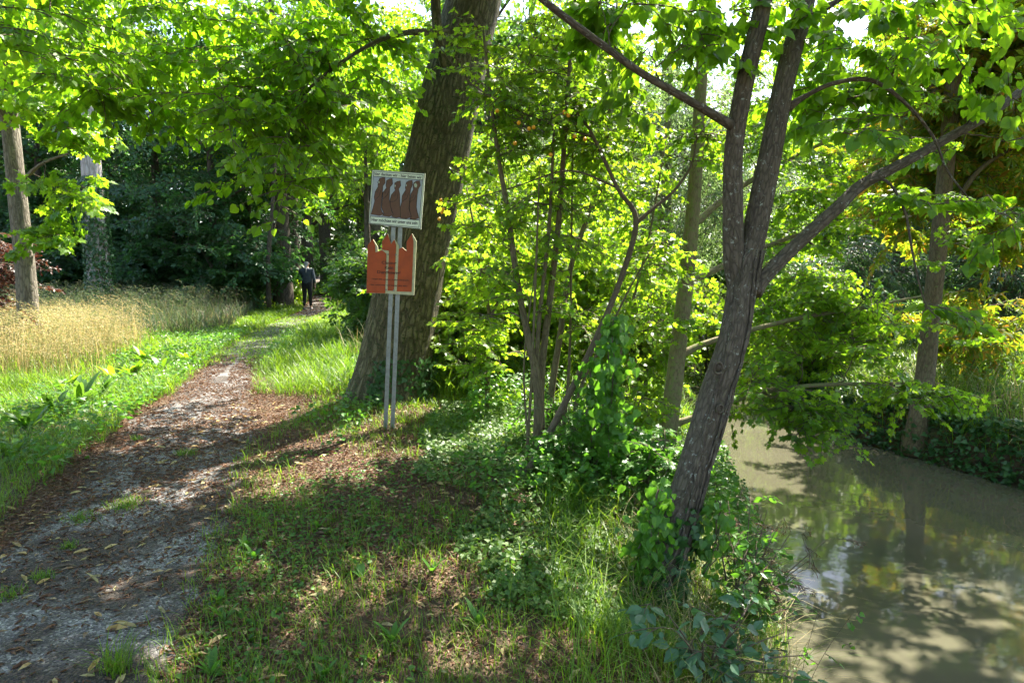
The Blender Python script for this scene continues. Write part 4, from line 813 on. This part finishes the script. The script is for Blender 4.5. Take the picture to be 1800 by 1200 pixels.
for (xa, ya, xb, yb) in [(675.5,762,693,330),(688,758,705,330)]:         # U-profile posts
    p0, p1 = at(xa, ya, Ys), at(xb, yb, Ys); p0[2] = min(p0[2], SB[2]-.05); hw_ = 3.0*s_; parts = []
    for ox0, ox1, oy0, oy1 in [(-hw_, hw_, .022, .027), (-hw_, -hw_+.004, .027, .055), (hw_-.004, hw_, .027, .055), (hw_-.006, hw_+.008, .016, .022)]:
        V = np.array([[p[0]+ox, Ys+oy, p[2]] for p in (p0, p1) for (ox, oy) in ((ox0, oy0), (ox1, oy0), (ox1, oy1), (ox0, oy1))])
        parts.append((V, [np.array([[0,1,5,4],[1,2,6,5],[2,3,7,6],[3,0,4,7],[0,3,2,1],[4,5,6,7]])], None))
    V, F, _ = merge(parts); build('post', V, F, M['galv'], sg_)
# castle board
cb = prism(OP([(398,1112),(890,1140),(932,232),(860,100),(767,240),(767,397),(692,332),(640,362),(628,300),(562,198),(520,262),(503,282),(447,105),(355,232),(350,372),(284,402),(276,320),(200,198),(112,297),(90,1104)]), Ys+.002, Ys+.018, 'castle_board', 'cream', sg_)
for poly in ([(88,1100),(110,297),(195,200),(238,305),(240,420),(350,380),(425,440),(405,1108)], [(352,374),(352,232),(445,107),(503,275),(560,200),(590,302),(553,1068),(445,1064),(468,400),(455,388)], [(635,362),(690,338),(765,395),(767,238),(855,106),(882,232),(850,1085),(600,1076)]):
    prism(OP(poly), Ys-.003, Ys+.0015, 'orange_panel', 'orange', cb)
for q in [(452,452),(585,456),(418,1050),(550,1058)]:
    x_, z_ = orange_(*q); V, F = sphere(np.array([0, 0, 0.]), .0075); V = V*np.array([1, .6, 1])+np.array([x_, Ys-.004, z_]); build('bolt', V, F, M['galv'], cb, True)
def text(body, p_left, p_right, size, y, mat, par, name='lettering', squash=1.0):
    "text whose baseline runs between two (x,z) points"
    cu = bpy.data.curves.new('t', 'FONT'); cu.body = body; cu.size = size; cu.extrude = .0008; cu.offset = size*.018; cu.resolution_u = 3
    to = bpy.data.objects.new('t', cu); COL.objects.link(to); bpy.context.view_layer.update()
    me = bpy.data.meshes.new_from_object(to.evaluated_get(bpy.context.evaluated_depsgraph_get())); bpy.data.objects.remove(to); bpy.data.curves.remove(cu)
    n = len(me.vertices); co = np.zeros(n*3, np.float32); me.vertices.foreach_get('co', co); co = co.reshape(-1, 3)
    w0, w1 = co[:, 0].min(), co[:, 0].max(); a = np.array(p_left); d = np.array(p_right)-a; L = np.linalg.norm(d); d /= L; e_ = np.array([-d[1], d[0]])
    u = (co[:, 0]-w0)/(w1-w0)*L; v = co[:, 1]
    out_ = np.stack([a[0]+d[0]*u+e_[0]*v, np.full(n, y)-co[:, 2], a[1]+d[1]*u+e_[1]*v], -1)-PARENT0[par.name]
    me.vertices.foreach_set('co', out_.astype(np.float32).ravel()); me.materials.clear(); me.materials.append(M[mat]); me.update()
    o = bpy.data.objects.new(name, me); link(o, par); PARENT0[o.name] = PARENT0[par.name]; return o
for body, a, b_, sz in [('Clausur', (345,612), (598,620), .040), ('Kein', (398,698), (540,702), .040), ('Durchgang!', (268,770), (660,786), .040), ('Hier ist unser Lebensraum', (180,876), (800,900), .022), ('Hier möchten wir unter uns sein', (145,972), (775,996), .022)]:
    text(body, orange_(*a), orange_(*b_), sz, Ys-.0045, 'ink', cb)
# monk board
mb = prism(MP([(95,30),(1118,103),(1035,1182),(25,1080)]), Ys-.003, Ys+.014, 'picture_board', 'signpale', sg_)
def frame(o, i, y0, y1, mat, name):
    V = np.array([[p[0], y, p[1]] for y in (y0, y1) for p in MP(o)+MP(i)]); F = []
    for k in range(4):
        j = (k+1) % 4; F += [[k, j, 4+j, 4+k], [k, 8+k, 8+j, j], [4+k, 4+j, 12+j, 12+k]]
    return build(name, V, [np.array(F)], M[mat], mb)
frame([(95,30),(1118,103),(1035,1182),(25,1080)], [(107,42),(1106,114),(1024,1168),(36,1070)], Ys-.0045, Ys-.0025, 'black', 'edge_line')
frame([(126,62),(1082,136),(1002,1148),(52,1068)], [(134,72),(1073,146),(994,1138),(62,1058)], Ys-.0045, Ys-.0025, 'black', 'border_line')
prism(MP([(116,166),(1068,240),(1002,1000),(66,926)]), Ys-.0045, Ys-.0025, 'picture_panel', 'signblue', mb)
mk = [[(245,205),(300,190),(345,185),(352,290),(310,350),(297,500),(287,620),(270,780),(290,840),(325,885),(250,918),(80,892),(120,760),(150,640),(140,560),(160,460),(215,365),(212,330),(222,300),(205,285),(232,240)],
      [(380,245),(430,215),(485,205),(497,310),(445,375),(432,600),(452,740),(480,840),(507,900),(430,940),(292,918),(330,885),(283,770),(300,600),(305,480),(375,385),(365,340),(372,300)],
      [(535,290),(585,262),(643,250),(652,345),(610,410),(632,500),(635,740),(648,950),(560,958),(470,938),(507,895),(450,730),(445,620),(470,520),(545,430),(532,400),(530,330)],
      [(755,280),(810,250),(870,240),(878,330),(840,405),(827,500),(815,700),(825,830),(852,945),(760,975),(642,962),(640,760),(668,660),(675,540),(745,425),(737,380),(745,330)],
      [(905,285),(950,255),(1010,250),(1028,340),(985,410),(967,520),(950,750),(970,860),(1002,962),(930,990),(822,980),(852,930),(805,780),(825,650),(840,510),(895,415),(888,360),(890,320)]]
sh = [0, 0, 0, 0, 0]
for k, poly in enumerate(mk):
    f = prism(MP(poly), Ys-.0065-.0004*k, Ys-.004, 'monk_figure', 'robe', mb)
    pts = MP(poly+[poly[0]]); P = np.array([[x_, Ys-.0068-.0004*k, z_, .0021] for x_, z_ in pts]); bx_ = poly[12 if k in (0,) else 11]
    lines = [tube(P, 5, cap=False)]
    e0 = {0: [(268,430),(240,540),(150,622)], 1: [(418,440),(395,520),(308,602)], 2: [(598,500),(580,600),(520,645),(448,658)], 3: [(800,480),(770,580),(675,655)], 4: [(940,530),(910,600),(825,658)]}[k]
    e1 = [(e0[0][0]-48, e0[0][1]-20), (e0[0][0]-62, e0[0][1]+50), (e0[0][0]-100, e0[0][1]+15)]
    for ln in (e0, e1): lines.append(tube(np.array([[*(lambda q: (q[0], Ys-.0072-.0004*k, q[1]))(monk_(*q)), .0019] for q in ln]), 5))
    V, F, _ = merge(lines); build('outline', V, F, M['black'], f)
    fc = {0: (232,275), 3: (752,335), 4: (935,335), 2: (540,345)}.get(k)
    if fc: r_ = 32 if k == 4 else 16; prism(MP([(fc[0]-r_, fc[1]-r_*.6), (fc[0], fc[1]-r_*1.4), (fc[0]+r_, fc[1]), (fc[0]+r_*.4, fc[1]+r_*1.5), (fc[0]-r_*.6, fc[1]+r_)]), Ys-.0085, Ys-.0064, 'face', 'face', f)
prism(MP([(68,924),(1002,998),(1000,1008),(67,934)]), Ys-.0068, Ys-.0048, 'rule_line', 'black', mb); prism(MP([(118,158),(1068,232),(1067,242),(117,168)]), Ys-.0068, Ys-.0048, 'rule_line', 'black', mb)
text('hier denken wir - hier beten wir', monk_(145,138), monk_(1050,212), .040, Ys-.0042, 'black', mb); text('Hier möchten wir unter uns sein', monk_(90,1018), monk_(968,1088), .043, Ys-.0042, 'black', mb)

# ------------------------------------------------------------------ walker on the path, seen from behind
def skin(name, V, E, Rr, mat, par=None, loc=(0, 0, 0), sub=2):
    me = bpy.data.meshes.new(name); me.from_pydata([tuple(v) for v in V], E, []); me.materials.append(mat); o = bpy.data.objects.new(name, me); o.location = loc; link(o, par)
    md = o.modifiers.new('skin', 'SKIN'); md.use_smooth_shade = True
    for i, r_ in enumerate(Rr): me.skin_vertices[0].data[i].radius = (r_, r_*.8) if not isinstance(r_, tuple) else r_
    me.skin_vertices[0].data[0].use_root = True
    s2 = o.modifiers.new('sub', 'SUBSURF'); s2.levels = sub; s2.render_levels = sub; return o
M['skin_tone'] = plain('skin_tone', (.42,.25,.18), .5); M['jacket'] = plain('dark_blue_jacket', (.04,.05,.065), .8, 0, .3, 12); M['trousers'] = plain('black_trousers', (.008,.008,.010), .8, 0, .3, 12)
M['hair'] = plain('grey_hair', (.26,.25,.24), .6, 0, .3, 60); M['shoe'] = plain('grey_shoes', (.16,.14,.13), .7)
wp = at(541, 545, 25.6); wx, wy_ = wp[0], 25.6; wz = float(H(wx, wy_))+.014
body_V = [(0,0,.95),(0,.01,1.12),(0,.0,1.32),(0,.01,1.46),(0,.02,1.54),(0,.03,1.63),(0,.025,1.72),
          (-.10,0,.90),(-.095,.02,.50),(-.10,-.06,.09),(-.10,.08,.03),(.10,0,.90),(.09,.03,.50),(.085,.10,.09),(.085,.24,.04),
          (-.19,0,1.43),(-.24,-.03,1.17),(-.255,.04,.93),(-.255,.06,.85),(.19,0,1.43),(.245,-.02,1.17),(.265,.05,.93),(.265,.07,.85)]
body_E = [(0,1),(1,2),(2,3),(3,4),(4,5),(5,6),(0,7),(7,8),(8,9),(9,10),(0,11),(11,12),(12,13),(13,14),(3,15),(15,16),(16,17),(17,18),(3,19),(19,20),(20,21),(21,22)]
body_R = [.13,.115,.14,.085,.052,.082,.06,.085,.055,.036,.032,.085,.055,.036,.032,.055,.04,.026,.034,.055,.04,.026,.034]
for (c_, s1) in ((18, -1), (22, 1)):                                # five fingers on each hand
    b_ = body_V[c_]
    for f_ in range(4):
        i0 = len(body_V); yo = (f_-1.5)*.02; ln = [.06, .075, .07, .055][f_]
        body_V += [(b_[0], b_[1]+yo, b_[2]-.045), (b_[0]-s1*.008, b_[1]+yo+.006, b_[2]-.045-ln*.55), (b_[0]-s1*.025, b_[1]+yo+.01, b_[2]-.045-ln)]; body_E += [(c_, i0), (i0, i0+1), (i0+1, i0+2)]; body_R += [.010, .009, .007]
    i0 = len(body_V); body_V += [(b_[0]-s1*.015, b_[1]+.045, b_[2]-.02), (b_[0]-s1*.025, b_[1]+.055, b_[2]-.06)]; body_E += [(c_, i0), (i0, i0+1)]; body_R += [.010, .008]
person = skin('person', body_V, body_E, body_R, M['skin_tone'], None, (wx, wy_, wz)); person.scale = (1.08, 1.08, 1.04)
tag(person, 'person with grey ponytail in dark jacket and black trousers walking away along the path', 'person')
skin('jacket', [(0,0,.80),(0,.01,1.12),(0,0,1.33),(0,.01,1.45),(0,.015,1.50),(-.195,0,1.435),(-.245,-.03,1.17),(-.26,.035,.96),(.195,0,1.435),(.25,-.02,1.17),(.27,.045,.96)],
     [(0,1),(1,2),(2,3),(3,4),(3,5),(5,6),(6,7),(3,8),(8,9),(9,10)], [(.215,.16),(.20,.15),(.225,.16),(.16,.12),(.07,.07),.092,.072,.052,.092,.072,.052], M['jacket'], person)
skin('trousers', [(0,0,1.12),(0,0,.95),(-.10,0,.86),(-.097,.02,.50),(-.10,-.055,.13),(.10,0,.86),(.092,.03,.50),(.085,.095,.13)], [(0,1),(1,2),(2,3),(3,4),(1,5),(5,6),(6,7)], [(.19,.14),(.20,.15),.125,.092,.060,.125,.092,.060], M['trousers'], person)
for c_ in ((-.10,-.06),(.085,.10)):
    skin('shoe', [(c_[0],c_[1]-.05,.045),(c_[0],c_[1]+.05,.045),(c_[0],c_[1]+.17,.035)], [(0,1),(1,2)], [(.045,.045),(.05,.045),(.045,.032)], M['shoe'], person)
skin('hair', [(0,.02,1.73),(0,-.005,1.67),(0,-.02,1.60),(0,-.085,1.57),(.02,-.13,1.46),(.025,-.145,1.33)], [(0,1),(1,2),(2,3),(3,4),(4,5)], [(.075,.075),(.09,.09),(.07,.06),.028,.024,.012], M['hair'], person)
# features of the face (it looks away from the camera)
for sx_ in (-.033, .033): V, F = sphere(np.array([sx_, .105, 1.66]), .012, 8, 5); build('eye', V+np.array([wx, wy_, wz]), F, M['face'], person, True, origin=np.array([wx, wy_, wz]))
skin('nose', [(0,.095,1.665),(0,.118,1.635),(0,.10,1.625)], [(0,1),(1,2)], [.010,.014,.010], M['skin_tone'], person)
for sx_ in (-.085, .085): skin('ear', [(sx_,.03,1.67),(sx_*1.06,.025,1.65),(sx_,.03,1.62)], [(0,1),(1,2)], [.012,.014,.009], M['skin_tone'], person)
skin('mouth', [(-.022,.103,1.60),(0,.110,1.598),(.022,.103,1.60)], [(0,1),(1,2)], [.005,.007,.005], M['copper'], person)
